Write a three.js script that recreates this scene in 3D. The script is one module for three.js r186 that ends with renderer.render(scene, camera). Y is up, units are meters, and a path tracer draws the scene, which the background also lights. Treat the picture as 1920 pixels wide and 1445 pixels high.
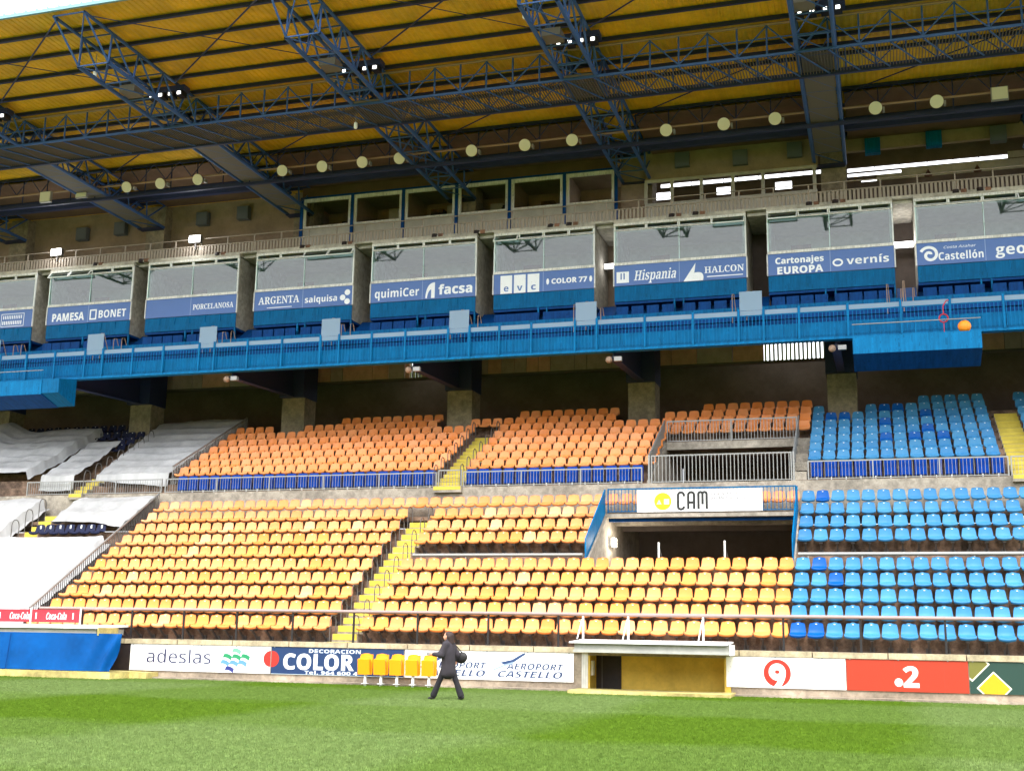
import * as THREE from 'three';
import { mergeGeometries, mergeVertices } from 'three/addons/utils/BufferGeometryUtils.js';
import { MarchingCubes } from 'three/addons/objects/MarchingCubes.js';

// ---------------------------------------------------------------- camera, sky, sun, exposure
const scene = new THREE.Scene();
const D2R = Math.PI / 180;
const camera = new THREE.PerspectiveCamera(35.41, 1024 / 770, 0.1, 2000);
camera.position.set(0, 1.6, 0);
camera.rotation.order = 'YXZ';
camera.rotation.set(11.5475 * D2R, 17.176 * D2R, 0.932 * D2R);
scene.add(camera);
const renderer = new THREE.WebGLRenderer({ antialias: true });
renderer.toneMapping = THREE.LinearToneMapping;
renderer.toneMappingExposure = 4.8;
renderer.shadowMap.enabled = true;

function rng(seed) { let a = seed >>> 0; return () => { a = (a + 0x6D2B79F5) | 0; let t = Math.imul(a ^ (a >>> 15), 1 | a); t = (t + Math.imul(t ^ (t >>> 7), 61 | t)) ^ t; return ((t ^ (t >>> 14)) >>> 0) / 4294967296; }; }
function tileNoise(seed, n) {           // tileable value noise on an n x n lattice
  const r = rng(seed), g = new Float32Array(n * n); for (let i = 0; i < n * n; i++) g[i] = r();
  return (x, y) => {
    x = ((x % 1) + 1) % 1 * n; y = ((y % 1) + 1) % 1 * n;
    const xi = Math.floor(x) % n, yi = Math.floor(y) % n, fx = x - Math.floor(x), fy = y - Math.floor(y), sx = fx * fx * (3 - 2 * fx), sy = fy * fy * (3 - 2 * fy);
    const x1 = (xi + 1) % n, y1 = (yi + 1) % n, a = g[yi * n + xi], b = g[yi * n + x1], c = g[y1 * n + xi], d = g[y1 * n + x1];
    return (a + (b - a) * sx) * (1 - sy) + (c + (d - c) * sx) * sy;
  };
}
{ // overcast sky: air and an even cloud sheet
  const w = 256, h = 128, d = new Float32Array(w * h * 4), n1 = tileNoise(3, 8), n2 = tileNoise(4, 24);
  for (let j = 0; j < h; j++) for (let i = 0; i < w; i++) {
    const el = ((j + .5) / h - .5) * Math.PI, s = Math.max(0, Math.sin(el));
    const c = .92 + .16 * (n1(i / w, j / h) * .65 + n2(i / w, j / h) * .35), L = (.8 + .45 * s) * c * (el < 0 ? .9 : 1), k = (j * w + i) * 4;
    d[k] = L * .965; d[k + 1] = L; d[k + 2] = L * 1.05; d[k + 3] = 1;
  }
  const t = new THREE.DataTexture(d, w, h, THREE.RGBAFormat, THREE.FloatType);
  t.mapping = THREE.EquirectangularReflectionMapping; t.magFilter = t.minFilter = THREE.LinearFilter; t.needsUpdate = true;
  scene.background = t; scene.environment = t;
}
const sun = new THREE.DirectionalLight(0xfff4e6, 0.6);
sun.position.set(2, 68, 11); sun.target.position.set(-12, 3, -38);
sun.castShadow = true; sun.shadow.radius = 45; sun.shadow.mapSize.set(2048, 2048);
Object.assign(sun.shadow.camera, { left: -60, right: 60, top: 60, bottom: -60, near: 1, far: 200 });
scene.add(sun, sun.target);

// ---------------------------------------------------------------- helpers
const V = (x, y, z) => new THREE.Vector3(x, y, z);
const R = rng(20);
const used = new Map(), origin = new WeakMap();
const numbered = n => { const k = used.get(n) || 0; used.set(n, k + 1); return k ? n + '_' + String(k).padStart(3, '0') : n; };
function finish(o) { o.traverse(m => { if (m.isMesh) { m.castShadow = true; m.receiveShadow = true; } }); return o; }
function meta(o, label, category, group, kind) { o.userData = { label, category }; if (group) o.userData.group = group; if (kind) { o.userData.kind = kind; } return o; }
function thing(name, label, category, [x, y, z] = [0, 0, 0], group) {
  const o = new THREE.Group(); o.name = numbered(name); o.position.set(x, y, z); origin.set(o, [x, y, z]); scene.add(o);
  return meta(o, label, category, group);
}
function mesh(name, geos, mat, parent, kind) {      // geometry given in world metres; parent's base is taken off
  geos = [].concat(geos); const g = geos.length > 1 ? mergeGeometries(geos) : geos[0].clone();
  const p = parent && origin.get(parent); if (p) g.translate(-p[0], -p[1], -p[2]);
  const m = new THREE.Mesh(g, mat); m.name = parent ? name : numbered(name); m.castShadow = m.receiveShadow = true;
  if (p) origin.set(m, p);
  (parent || scene).add(m); if (kind) m.userData.kind = kind; return m;
}
function structure(name, geos, mat, label, category = name.replace(/_/g, ' ')) { const m = mesh(name, geos, mat); meta(m, label, category, null, 'structure'); return m; }
function quadGeo(list) {                            // list of [a,b,c,d] corners (counter-clockwise); uv in metres
  const P = [], N = [], U = [];
  for (const [a, b, c, d] of list) {
    const n = V().crossVectors(V().subVectors(b, a), V().subVectors(d, a)).normalize();
    const ax = Math.abs(n.x), ay = Math.abs(n.y), az = Math.abs(n.z);
    const uv = p => ax > ay && ax > az ? [p.z, p.y] : ay > az ? [p.x, p.z] : [p.x, p.y];
    for (const p of [a, b, c, a, c, d]) { P.push(p.x, p.y, p.z); N.push(n.x, n.y, n.z); U.push(...uv(p)); }
  }
  const g = new THREE.BufferGeometry();
  g.setAttribute('position', new THREE.Float32BufferAttribute(P, 3)); g.setAttribute('normal', new THREE.Float32BufferAttribute(N, 3)); g.setAttribute('uv', new THREE.Float32BufferAttribute(U, 2));
  return g;
}
function hexa(c) {                                  // 8 corners: bottom 0-3 ccw from above, top 4-7
  return quadGeo([[c[0], c[3], c[2], c[1]], [c[4], c[5], c[6], c[7]], [c[0], c[1], c[5], c[4]], [c[1], c[2], c[6], c[5]], [c[2], c[3], c[7], c[6]], [c[3], c[0], c[4], c[7]]]);
}
const box = (x0, x1, y0, y1, z0, z1) => hexa([V(x0, y0, z1), V(x1, y0, z1), V(x1, y0, z0), V(x0, y0, z0), V(x0, y1, z1), V(x1, y1, z1), V(x1, y1, z0), V(x0, y1, z0)]);
function bar(a, b, w = .04, h = w) {                // square bar from a to b
  const d = V().subVectors(b, a).normalize(), up = Math.abs(d.y) > .9 ? V(0, 0, 1) : V(0, 1, 0);
  const s = V().crossVectors(d, up).normalize().multiplyScalar(w / 2), t = V().crossVectors(s, d).normalize().multiplyScalar(h / 2);
  const q = (p, i, j) => p.clone().addScaledVector(s, i).addScaledVector(t, j);
  return hexa([q(a, -1, -1), q(a, 1, -1), q(b, 1, -1), q(b, -1, -1), q(a, -1, 1), q(a, 1, 1), q(b, 1, 1), q(b, -1, 1)]);
}
function clean(g) { const o = g.index ? g.toNonIndexed() : g; for (const k of Object.keys(o.attributes)) if (!['position', 'normal', 'uv'].includes(k)) o.deleteAttribute(k); return o; }
function tube(pts, r = .02, seg = 6, closed = false) { return clean(new THREE.TubeGeometry(pts.length === 2 ? new THREE.LineCurve3(pts[0], pts[1]) : new THREE.CatmullRomCurve3(pts, closed, 'catmullrom', .1), pts.length === 2 ? 1 : pts.length * 4, r, seg, closed)); }
function prismX(x0, x1, zy) {                       // polygon of (z,y) points extruded along x
  const s = new THREE.Shape(zy.map(([z, y]) => new THREE.Vector2(z, y)));
  const g = clean(new THREE.ExtrudeGeometry(s, { depth: x1 - x0, bevelEnabled: false }));
  const p = g.attributes.position, n = g.attributes.normal, u = g.attributes.uv;
  for (let i = 0; i < p.count; i++) { const z = p.getX(i), y = p.getY(i), d = p.getZ(i); p.setXYZ(i, x0 + d, y, z); const a = n.getX(i), b = n.getY(i), c = n.getZ(i); n.setXYZ(i, c, b, a); u.setXY(i, Math.abs(c) > .5 ? z : x0 + d, y); }
  for (let i = 0; i < p.count; i += 3) for (const A of [p, n, u]) { const k = A.itemSize; for (let j = 0; j < k; j++) { const t = A.array[(i + 1) * k + j]; A.array[(i + 1) * k + j] = A.array[(i + 2) * k + j]; A.array[(i + 2) * k + j] = t; } }
  return g;
}
function grid(nu, nv, f, su = 1, sv = 1) {          // surface f(u,v) -> Vector3
  const P = [], U = [], I = [];
  for (let j = 0; j <= nv; j++) for (let i = 0; i <= nu; i++) { const p = f(i / nu, j / nv); P.push(p.x, p.y, p.z); U.push(i / nu * su, j / nv * sv); }
  for (let j = 0; j < nv; j++) for (let i = 0; i < nu; i++) { const a = j * (nu + 1) + i, b = a + 1, c = a + nu + 1, d = c + 1; I.push(a, b, d, a, d, c); }
  const g = new THREE.BufferGeometry(); g.setAttribute('position', new THREE.Float32BufferAttribute(P, 3)); g.setAttribute('uv', new THREE.Float32BufferAttribute(U, 2)); g.setIndex(I); g.computeVertexNormals();
  return g;
}

// ---------------------------------------------------------------- materials
const S = (r, g, b) => new THREE.Color().setRGB(r / 255, g / 255, b / 255, THREE.SRGBColorSpace);
function noiseMap(seed, size, metres, shade, colour = true) {    // shade(u,v,noises) -> [r,g,b] multipliers around 1 (0..255 out)
  const d = new Uint8Array(size * size * 4), n = [4, 12, 40, 128].map((k, i) => tileNoise(seed * 7 + i, k)), r = rng(seed);
  for (let j = 0; j < size; j++) for (let i = 0; i < size; i++) {
    const u = i / size, v = j / size, c = shade(n[0](u, v), n[1](u, v), n[2](u, v), n[3](u, v), r(), u, v), k = (j * size + i) * 4;
    d[k] = Math.max(0, Math.min(255, c[0])); d[k + 1] = Math.max(0, Math.min(255, c[1])); d[k + 2] = Math.max(0, Math.min(255, c[2])); d[k + 3] = 255;
  }
  const t = new THREE.DataTexture(d, size, size); t.wrapS = t.wrapT = THREE.RepeatWrapping; t.magFilter = THREE.LinearFilter; t.minFilter = THREE.LinearMipmapLinearFilter; t.generateMipmaps = true;
  if (colour) t.colorSpace = THREE.SRGBColorSpace; t.repeat.set(1 / metres, 1 / metres); t.needsUpdate = true; return t;
}
const streakN = tileNoise(71, 96), streakN2 = tileNoise(72, 40);
const concreteMap = noiseMap(1, 512, 5, (a, b, c, d, r) => { const t = 205 + 50 * (a - .5) + 44 * (b - .5) + 36 * (c - .5) + 26 * (d - .5) + 14 * (r - .5) - (b > .68 ? 40 * (b - .68) / .32 : 0); return [t, t * .985, t * .965]; });
const dirtMap = noiseMap(2, 512, 3.3, (a, b, c, d, r) => { const t = 190 + 70 * (a - .5) + 80 * (b - .5) + 50 * (c - .5) + 40 * (d - .5); return [t, t * .97 - 6 * a, t * .93 - 10 * a]; });
const paintMap = noiseMap(3, 512, 2.6, (a, b, c, d, r) => { const t = 232 + 26 * (a - .5) + 22 * (b - .5) + 14 * (c - .5) + 10 * (r - .5) - (c > .8 ? 70 * (c - .8) : 0); return [t, t, t]; });
const streakMap = noiseMap(9, 512, 3.1, (a, b, c, d, r, u, v) => { const q = streakN(u * 1, v * .06) , w = streakN2(u, v * .12), t = 226 + 34 * (q - .5) + 24 * (w - .5) + 16 * (b - .5) + 12 * (c - .5) - (q > .74 && c > .45 ? 34 : 0); return [t, t * .99, t * .98]; });
const clothMap = noiseMap(5, 512, 4, (a, b, c, d, r) => { const t = 226 + 26 * (a - .5) + 22 * (b - .5) + 14 * (c - .5) + 8 * (r - .5); return [t, t, t * .995]; });
const bumpMap = noiseMap(6, 512, 2, (a, b, c, d, r) => { const t = 128 + 60 * (b - .5) + 60 * (c - .5) + 60 * (d - .5) + 40 * (r - .5); return [t, t, t]; }, false);
const std = (c, o = {}) => new THREE.MeshStandardMaterial({ color: c, roughness: .8, ...o });
const matte = (c, o = {}) => new THREE.MeshPhysicalMaterial({ color: c, roughness: .6, specularIntensity: .22, ...o });
const M = {
  concrete: std(S(204, 196, 184), { map: concreteMap, roughness: .93, bumpMap, bumpScale: .006 }),
  tread: std(S(156, 134, 120), { map: dirtMap, roughness: .95, bumpMap, bumpScale: .006 }),
  pier: std(S(172, 162, 142), { map: concreteMap, roughness: .92, bumpMap, bumpScale: .008 }),
  wallBrown: std(S(162, 142, 124), { map: paintMap, roughness: .95 }),
  wallPale: std(S(196, 192, 180), { map: paintMap, roughness: .85 }),
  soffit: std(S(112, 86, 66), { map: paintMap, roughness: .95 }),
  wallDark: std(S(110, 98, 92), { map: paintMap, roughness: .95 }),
  boxSide: std(S(214, 210, 200), { map: concreteMap, roughness: .9 }),
  coping: std(S(226, 212, 178), { map: concreteMap, roughness: .9, bumpMap, bumpScale: .008 }),
  wallFoot: std(S(190, 176, 158), { map: concreteMap, roughness: .92 }),
  yellowPaint: std(S(224, 202, 78), { map: paintMap, roughness: .75 }),
  yellowWall: std(S(236, 198, 84), { map: paintMap, roughness: .8 }),
  cream: std(S(236, 220, 140), { map: concreteMap, roughness: .85 }),
  white: std(S(240, 240, 236), { map: streakMap, roughness: .6 }),
  whiteMetal: std(S(232, 234, 232), { roughness: .45 }),
  greyRoof: std(S(182, 182, 174), { map: paintMap, roughness: .6 }),
  galv: std(S(150, 150, 148), { roughness: .5, metalness: .35 }),
  galvDark: std(S(96, 92, 90), { roughness: .6, metalness: .2 }),
  brownBar: std(S(146, 134, 122), { roughness: .7 }),
  black: std(S(26, 24, 26), { roughness: .6 }),
  pinkRail: std(S(156, 132, 128), { roughness: .5 }),
  deck: std(S(234, 184, 8), { map: paintMap, roughness: .6, side: THREE.DoubleSide }),
  deckTop: std(S(120, 150, 150), { roughness: .6 }),
  teal: std(S(108, 150, 164), { roughness: .55 }),
  truss: std(S(52, 88, 148), { roughness: .55 }),
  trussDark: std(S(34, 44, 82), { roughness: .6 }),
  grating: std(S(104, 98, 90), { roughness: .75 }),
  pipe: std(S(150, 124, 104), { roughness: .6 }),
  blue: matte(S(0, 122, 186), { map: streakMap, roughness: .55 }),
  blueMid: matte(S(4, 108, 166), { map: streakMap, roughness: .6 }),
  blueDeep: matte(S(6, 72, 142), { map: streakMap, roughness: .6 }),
  navy: matte(S(38, 42, 68), { roughness: .6 }),
  signBlue: std(S(76, 110, 176), { roughness: .5 }),
  tarp: std(S(198, 198, 200), { map: clothMap, roughness: .7, side: THREE.DoubleSide, bumpMap, bumpScale: .01 }),
  blueTarp: matte(S(0, 84, 158), { map: clothMap, roughness: .55, side: THREE.DoubleSide }),
  lampFace: std(S(226, 226, 214), { roughness: .3 }),
  rust: std(S(150, 112, 94), { map: dirtMap, roughness: .9 }),
  pinkPanel: std(S(226, 168, 142), { map: paintMap, roughness: .85 }),
  pinkPanelGrey: std(S(190, 164, 152), { map: paintMap, roughness: .85 }),
  greyBox: std(S(92, 98, 108), { roughness: .7 }),
  door: std(S(52, 34, 34), { map: dirtMap, roughness: .7 }),
  orange: std(S(252, 150, 40), { roughness: .6 }),
  red: std(S(176, 30, 44), { roughness: .6 }),
  skin: std(S(206, 150, 122), { roughness: .6 }),
  hair: std(S(48, 30, 26), { roughness: .7 }),
  coat: std(S(54, 48, 56), { roughness: .85, map: clothMap }),
  trouser: std(S(26, 24, 30), { roughness: .9 }),
  frost: new THREE.MeshPhysicalMaterial({ color: S(150, 178, 202), roughness: .6, transmission: .45, thickness: 0 }),
  glass: new THREE.MeshPhysicalMaterial({ color: S(176, 206, 204), roughness: .025, metalness: .02, transmission: 1, thickness: 0, ior: 1.66 }),
  glassEdge: std(S(190, 220, 216), { roughness: .2 }),
  windowGlass: new THREE.MeshPhysicalMaterial({ color: 0xffffff, roughness: .03, transmission: 1, thickness: 0, ior: 1.5 }),
};
const seatOrange = [S(238, 149, 84), S(239, 156, 96), S(236, 142, 70), S(243, 172, 120), S(232, 148, 90), S(240, 151, 76)].map((c, i) => matte(c, { roughness: .4 + .04 * i, specularIntensity: .5 }));
const seatBlue = [S(56, 124, 174), S(64, 132, 178), S(0, 84, 164)].map(c => matte(c, { roughness: .42, specularIntensity: .4 }));
const seatDeep = matte(S(0, 62, 160), { roughness: .5 });

function printed(w, h, res, draw) {                 // flat print as a canvas texture
  const c = document.createElement('canvas'); c.width = Math.round(w * res); c.height = Math.round(h * res);
  const x = c.getContext('2d'); x.scale(res, res); x.textAlign = 'center'; x.textBaseline = 'middle'; draw(x, w, h); const g = rng(Math.round(w * 1000) + Math.round(h * 77)); for (let i = 0; i < w * 60; i++) { const px = g() * w, py = g() * h, l = .004 + .012 * g(); x.fillStyle = `rgba(${60 + 40 * g() | 0},${52 + 40 * g() | 0},${40 + 30 * g() | 0},${(.05 + .16 * g()).toFixed(3)})`; if (g() < .3) x.fillRect(px, py, .005, .03 + .12 * g()); else { x.beginPath(); x.arc(px, py, l, 0, 7); x.fill(); } }
  const t = new THREE.CanvasTexture(c); t.colorSpace = THREE.SRGBColorSpace; return new THREE.MeshStandardMaterial({ map: t, roughness: .5 });
}
function sheet(x0, x1, y0, y1, z, face = 1) {       // printed face, uv 0..1
  const g = clean(new THREE.PlaneGeometry(x1 - x0, y1 - y0)); g.translate((x0 + x1) / 2, (y0 + y1) / 2, z); return g;
}
function fitText(x, s, cx, cy, maxW, size, font, fill = '#f2f4f6') { x.save(); x.font = font.replace('$', 100); x.fillStyle = fill; x.textAlign = 'left'; x.textBaseline = 'alphabetic'; const w = x.measureText(s).width, k = maxW / w; x.translate(cx - maxW / 2, cy + size * .36); x.scale(k, size / 100); x.fillText(s, 0, 0); x.restore(); }

// ---------------------------------------------------------------- ground and pitch
const XL = -56, XR = 13, ZW = -33.87;
structure('ground', box(-400, 400, -.6, -.03, -400, 400), std(S(120, 116, 108), { map: concreteMap }), 'pale grey ground that the stand is built on', 'ground');
{
  const gm = noiseMap(11, 1024, 5.2, (a, b, c, d, r) => { const t = 204 + 10 * (a - .5) + 14 * (b - .5) + 26 * (c - .5) + 50 * (d - .5) + 62 * (r - .5); return [t * (.97 + .08 * (b - .5)), t, t * (.92 + .14 * (c - .5))]; });
  const mat = new THREE.MeshPhysicalMaterial({ map: gm, vertexColors: true, roughness: 1, specularIntensity: .08, bumpMap, bumpScale: .03 });
  const x0 = -80, x1 = 60, z0 = ZW, z1 = 40, nu = 300, nv = 200;
  const g = grid(nu, nv, (u, v) => V(x0 + (x1 - x0) * u, 0, z1 + (z0 - z1) * v), x1 - x0, z1 - z0);
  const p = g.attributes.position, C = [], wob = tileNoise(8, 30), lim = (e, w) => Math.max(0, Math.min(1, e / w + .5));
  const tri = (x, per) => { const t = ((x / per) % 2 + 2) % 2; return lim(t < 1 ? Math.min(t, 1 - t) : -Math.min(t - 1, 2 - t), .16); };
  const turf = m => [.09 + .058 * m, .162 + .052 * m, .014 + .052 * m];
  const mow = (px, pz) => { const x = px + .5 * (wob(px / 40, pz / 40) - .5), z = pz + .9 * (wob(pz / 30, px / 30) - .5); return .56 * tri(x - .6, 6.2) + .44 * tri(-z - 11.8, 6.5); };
  for (let i = 0; i < p.count; i++) {              // mown bands: the pale sheen of laid grass is put into its colour
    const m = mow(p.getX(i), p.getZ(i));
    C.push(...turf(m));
  }
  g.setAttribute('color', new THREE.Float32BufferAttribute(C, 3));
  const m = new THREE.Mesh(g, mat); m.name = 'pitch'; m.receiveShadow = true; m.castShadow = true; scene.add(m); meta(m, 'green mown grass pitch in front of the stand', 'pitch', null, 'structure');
  // blades standing in the turf, leaning at random, tinted with the same painted bands
  const P = [], q = rng(77), T = 5; for (let k = 0; k < T; k++) { const a = q() * 6.28, r = .035 * q(), bx = r * Math.cos(a), bz = r * Math.sin(a), w = .004 + .003 * q(), h = .022 + .02 * q(), ya = q() * 3.14, cx = Math.cos(ya) * w, cz = Math.sin(ya) * w, l = .012 * (q() - .5); P.push(bx - cx, 0, bz - cz, bx + cx, 0, bz + cz, bx + l, h, bz + l * .7); }
  const tg = new THREE.BufferGeometry(); tg.setAttribute('position', new THREE.Float32BufferAttribute(P, 3)); tg.computeVertexNormals();
  const N = 330000, im = new THREE.InstancedMesh(tg, new THREE.MeshPhysicalMaterial({ color: 0xffffff, roughness: 1, specularIntensity: .1, side: THREE.DoubleSide }), N), m4 = new THREE.Matrix4(), e = new THREE.Euler(), qq = new THREE.Quaternion(), col = new THREE.Color();
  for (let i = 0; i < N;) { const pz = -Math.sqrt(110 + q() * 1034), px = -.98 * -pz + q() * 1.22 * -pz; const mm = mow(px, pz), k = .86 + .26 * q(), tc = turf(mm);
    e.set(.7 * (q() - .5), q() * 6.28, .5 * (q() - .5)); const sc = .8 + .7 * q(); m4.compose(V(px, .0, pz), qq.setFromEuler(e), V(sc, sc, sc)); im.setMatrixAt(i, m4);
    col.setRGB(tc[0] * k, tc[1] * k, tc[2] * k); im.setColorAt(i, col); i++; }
  im.name = 'grass_blades'; im.castShadow = im.receiveShadow = true; scene.add(im); meta(im, 'short cut grass blades standing all over the pitch', 'grass', null, 'stuff');
}

// ---------------------------------------------------------------- lower tier
const lowY = r => 6.49 - .498 * (r - 1) - .8, lowZ = r => -42.05 + .765 * (r - 1);   // tread height, seat back line
const upY = k => 8.11 + .397 * (k - 1) - .8, upZ = k => -43.69 - .724 * (k - 1);
const CX0 = -9.2, CX1 = -2.74, TX0 = -7.9, TX1 = -2.95;                            // the two tunnels
const OX0 = -27.72, AX0 = -16.62, AX1 = -15.62, BX = -2.64, RX0 = 4.05, RX1 = 5.0;
{
  const t = thing('lower_terrace', 'brown stained concrete steps carrying the lower seat rows', 'terrace', [-12, 0, ZW]);
  for (let r = 1; r <= 10; r++) {
    const y = lowY(r), zb = r === 1 ? -42.6 : lowZ(r) - .17, zf = r === 10 ? -34.3 : lowZ(r) - .17 + .765;
    const segs = r >= 2 && r <= 4 ? [[XL, CX0 - .162], [CX1 + .102, XR]] : [[XL, XR]];
    for (const [a, b] of segs) mesh('step', box(a, b, r === 1 || r === 10 ? y - .14 : y - .58, y, zb, zf), M.tread, t);
  }
  mesh('walkway_wall', box(XL, XR, 5.4, 6.9, -42.95, -42.604), M.concrete, t);
}
{
  const t = thing('pitch_wall', 'pale concrete pitch wall with cream coping blocks on top', 'wall', [-12, 0, ZW]);
  mesh('wall_face', [box(XL, -8.28, 0, 1.06, -34.6, ZW), box(-4.12, XR, 0, 1.06, -34.6, ZW)], M.wallFoot, t);
  mesh('recess_top', box(-8.28, -4.12, 1.0, 1.06, -34.6, ZW), M.wallFoot, t);
  for (let x = XL; x < XR; x += 1.93) { const j = R() * .012; mesh('coping_block', box(x + .015, x + 1.915, 1.062, 1.205 + j, -34.28, ZW + .07 - R() * .012), M.coping, t); }
  mesh('ledge', box(XL, XR, .0, .07, ZW + .002, ZW + .32), M.wallFoot, t);
}
// seats
function seatShape() {
  const prof = [[-.035, .8, .085], [-.03, .791, .146], [-.024, .772, .177], [-.012, .705, .195], [.005, .61, .207], [.03, .525, .215], [.085, .475, .219], [.17, .452, .223], [.29, .456, .224], [.385, .452, .222], [.42, .432, .22], [.428, .395, .216], [.405, .368, .205]];
  const n = 6, f = off => grid(n, prof.length - 1, (u, v) => {
    const q = prof[Math.round(v * (prof.length - 1))], s = (u - .5) * 2, back = q[1] > .5 ? 1 : 0;
    return V(s * q[2], q[1] + (back ? -.012 * s * s : .03 * s * s) - (off ? (back ? 0 : .02) : 0), q[0] + (back ? .035 * s * s : 0) - (off ? .022 : 0));
  }, .45, .9);
  const a = f(0), b = f(1); const i = b.index.array; for (let k = 0; k < i.length; k += 3) { const t = i[k]; i[k] = i[k + 1]; i[k + 1] = t; }
  // a's winding: make the front face outward
  const ia = a.index.array; for (let k = 0; k < ia.length; k += 3) { const t = ia[k]; ia[k] = ia[k + 1]; ia[k + 1] = t; }
  for (let k = 0; k < i.length; k += 3) { const t = i[k]; i[k] = i[k + 1]; i[k + 1] = t; }
  a.computeVertexNormals(); b.computeVertexNormals();
  const rim = []; const col = (g, k) => V().fromBufferAttribute(g.attributes.position, k), W = n + 1, H = prof.length;
  const loop = []; for (let k = 0; k < W; k++) loop.push(k); for (let k = 1; k < H; k++) loop.push(k * W + n); for (let k = n - 1; k >= 0; k--) loop.push((H - 1) * W + k); for (let k = H - 2; k > 0; k--) loop.push(k * W);
  for (let k = 0; k < loop.length; k++) { const p = loop[k], q = loop[(k + 1) % loop.length]; rim.push([col(a, p), col(a, q), col(b, q), col(b, p)]); }
  return mergeGeometries([clean(a), clean(b), quadGeo(rim)]);
}
const seatGeo = seatShape();
const bracketGeo = mergeGeometries([bar(V(0, .36, .3), V(0, .05, -.1), .05, .06), box(-.05, .05, .3, .36, .02, .32), box(-.07, .07, .0, .14, -.15, -.12)]);
const plateGeo = box(-.022, .022, .735, .758, -.012, -.004);
const nth = n => { const a = ['', 'first', 'second', 'third', 'fourth', 'fifth', 'sixth', 'seventh', 'eighth', 'ninth', 'tenth', 'eleventh', 'twelfth', 'thirteenth', 'fourteenth', 'fifteenth', 'sixteenth', 'seventeenth', 'eighteenth', 'nineteenth', 'twentieth']; return n <= 20 ? a[n] : n < 30 ? 'twenty-' + a[n - 20] : n === 30 ? 'thirtieth' : 'thirty-' + a[n - 30]; };
const ord = ['', 'first', 'second', 'third', 'fourth', 'fifth', 'sixth', 'seventh', 'eighth', 'ninth', 'tenth'];
function seat(name, x, y, z, mat, label, group, bracket = true) {
  const s = thing(name, label, 'chair', [x, y, z], group); s.rotation.set((R() - .5) * .05, (R() - .5) * .05, (R() - .5) * .025);
  const a = new THREE.Mesh(seatGeo, mat); a.name = 'shell'; s.add(a);
  const np = new THREE.Mesh(plateGeo, M.whiteMetal); np.name = 'number_plate'; s.add(np);
  if (bracket) { const b = new THREE.Mesh(bracketGeo, M.galvDark); b.name = 'bracket'; s.add(b); }
  return finish(s);
}
const SP = .49, farOrange = [], farBlue = [], PIER = [-41.1, -33.15, -25.2, -17.25, -9.3, -1.32, 6.65];
{
  let count = 0; const cap = 300;
  for (let r = 10; r >= 1; r--) {
    const row = ord[11 - r];
    const xs = []; for (let k = 0; k < 27; k++) xs.push(BX - .241 - k * .482); if (r === 1) xs.push(xs[26] - .49, xs[26] - .98); for (let k = 0; k < 23; k++) xs.push(-16.62 - .241 - k * .482);
    for (const x of xs) {
      if (r >= 2 && r <= 4 && x > CX0 - .3) continue;
      if (r === 5 && x > AX0 - .2) continue;
      const m = R(), v = m < .34 ? 0 : m < .58 ? 1 : m < .74 ? 2 : m < .8 ? 3 : m < .9 ? 4 : 5, jx = x + (R() - .5) * .012;
      const side = x < AX0 ? 0 : 1, num = side ? Math.round((x - (AX1 + .2)) / SP) + 1 : Math.round((AX0 - .2 - x) / SP) + 1, blk = `${nth(Math.max(1, num))} from yellow stairs toward ${side ? 'blue chairs' : 'white covers'}`;
      if (count++ < cap) seat('orange_stadium_chair', jx, lowY(r), lowZ(r), seatOrange[v], `orange plastic chair, ${row} row up from pitch, ${blk}`, `orange seats in the ${row} lower row`);
      else farOrange.push([jx, lowY(r), lowZ(r), v]);
    }
    for (let x = BX + SP / 2, c = 0; x < 8; x += SP, c++) {
      if (r > 1 && x > RX0 && x < RX1 || r === 5 || x > 5.8) continue;
      const deep = (r === 10 && c < 2) || (r === 7 && c === 2) || (r === 1 && c === 1) || (r === 6 && c === 1);
      seat('blue_stadium_chair', x + (R() - .5) * .012, lowY(r), lowZ(r), deep ? seatBlue[2] : seatBlue[R() < .6 ? 0 : 1], `${deep ? 'deeper blue' : 'light blue'} plastic chair, ${row} row up from pitch, ${nth(c + 1)} from orange block`, `blue seats in the ${row} lower row`);
    }
  }
}
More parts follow.
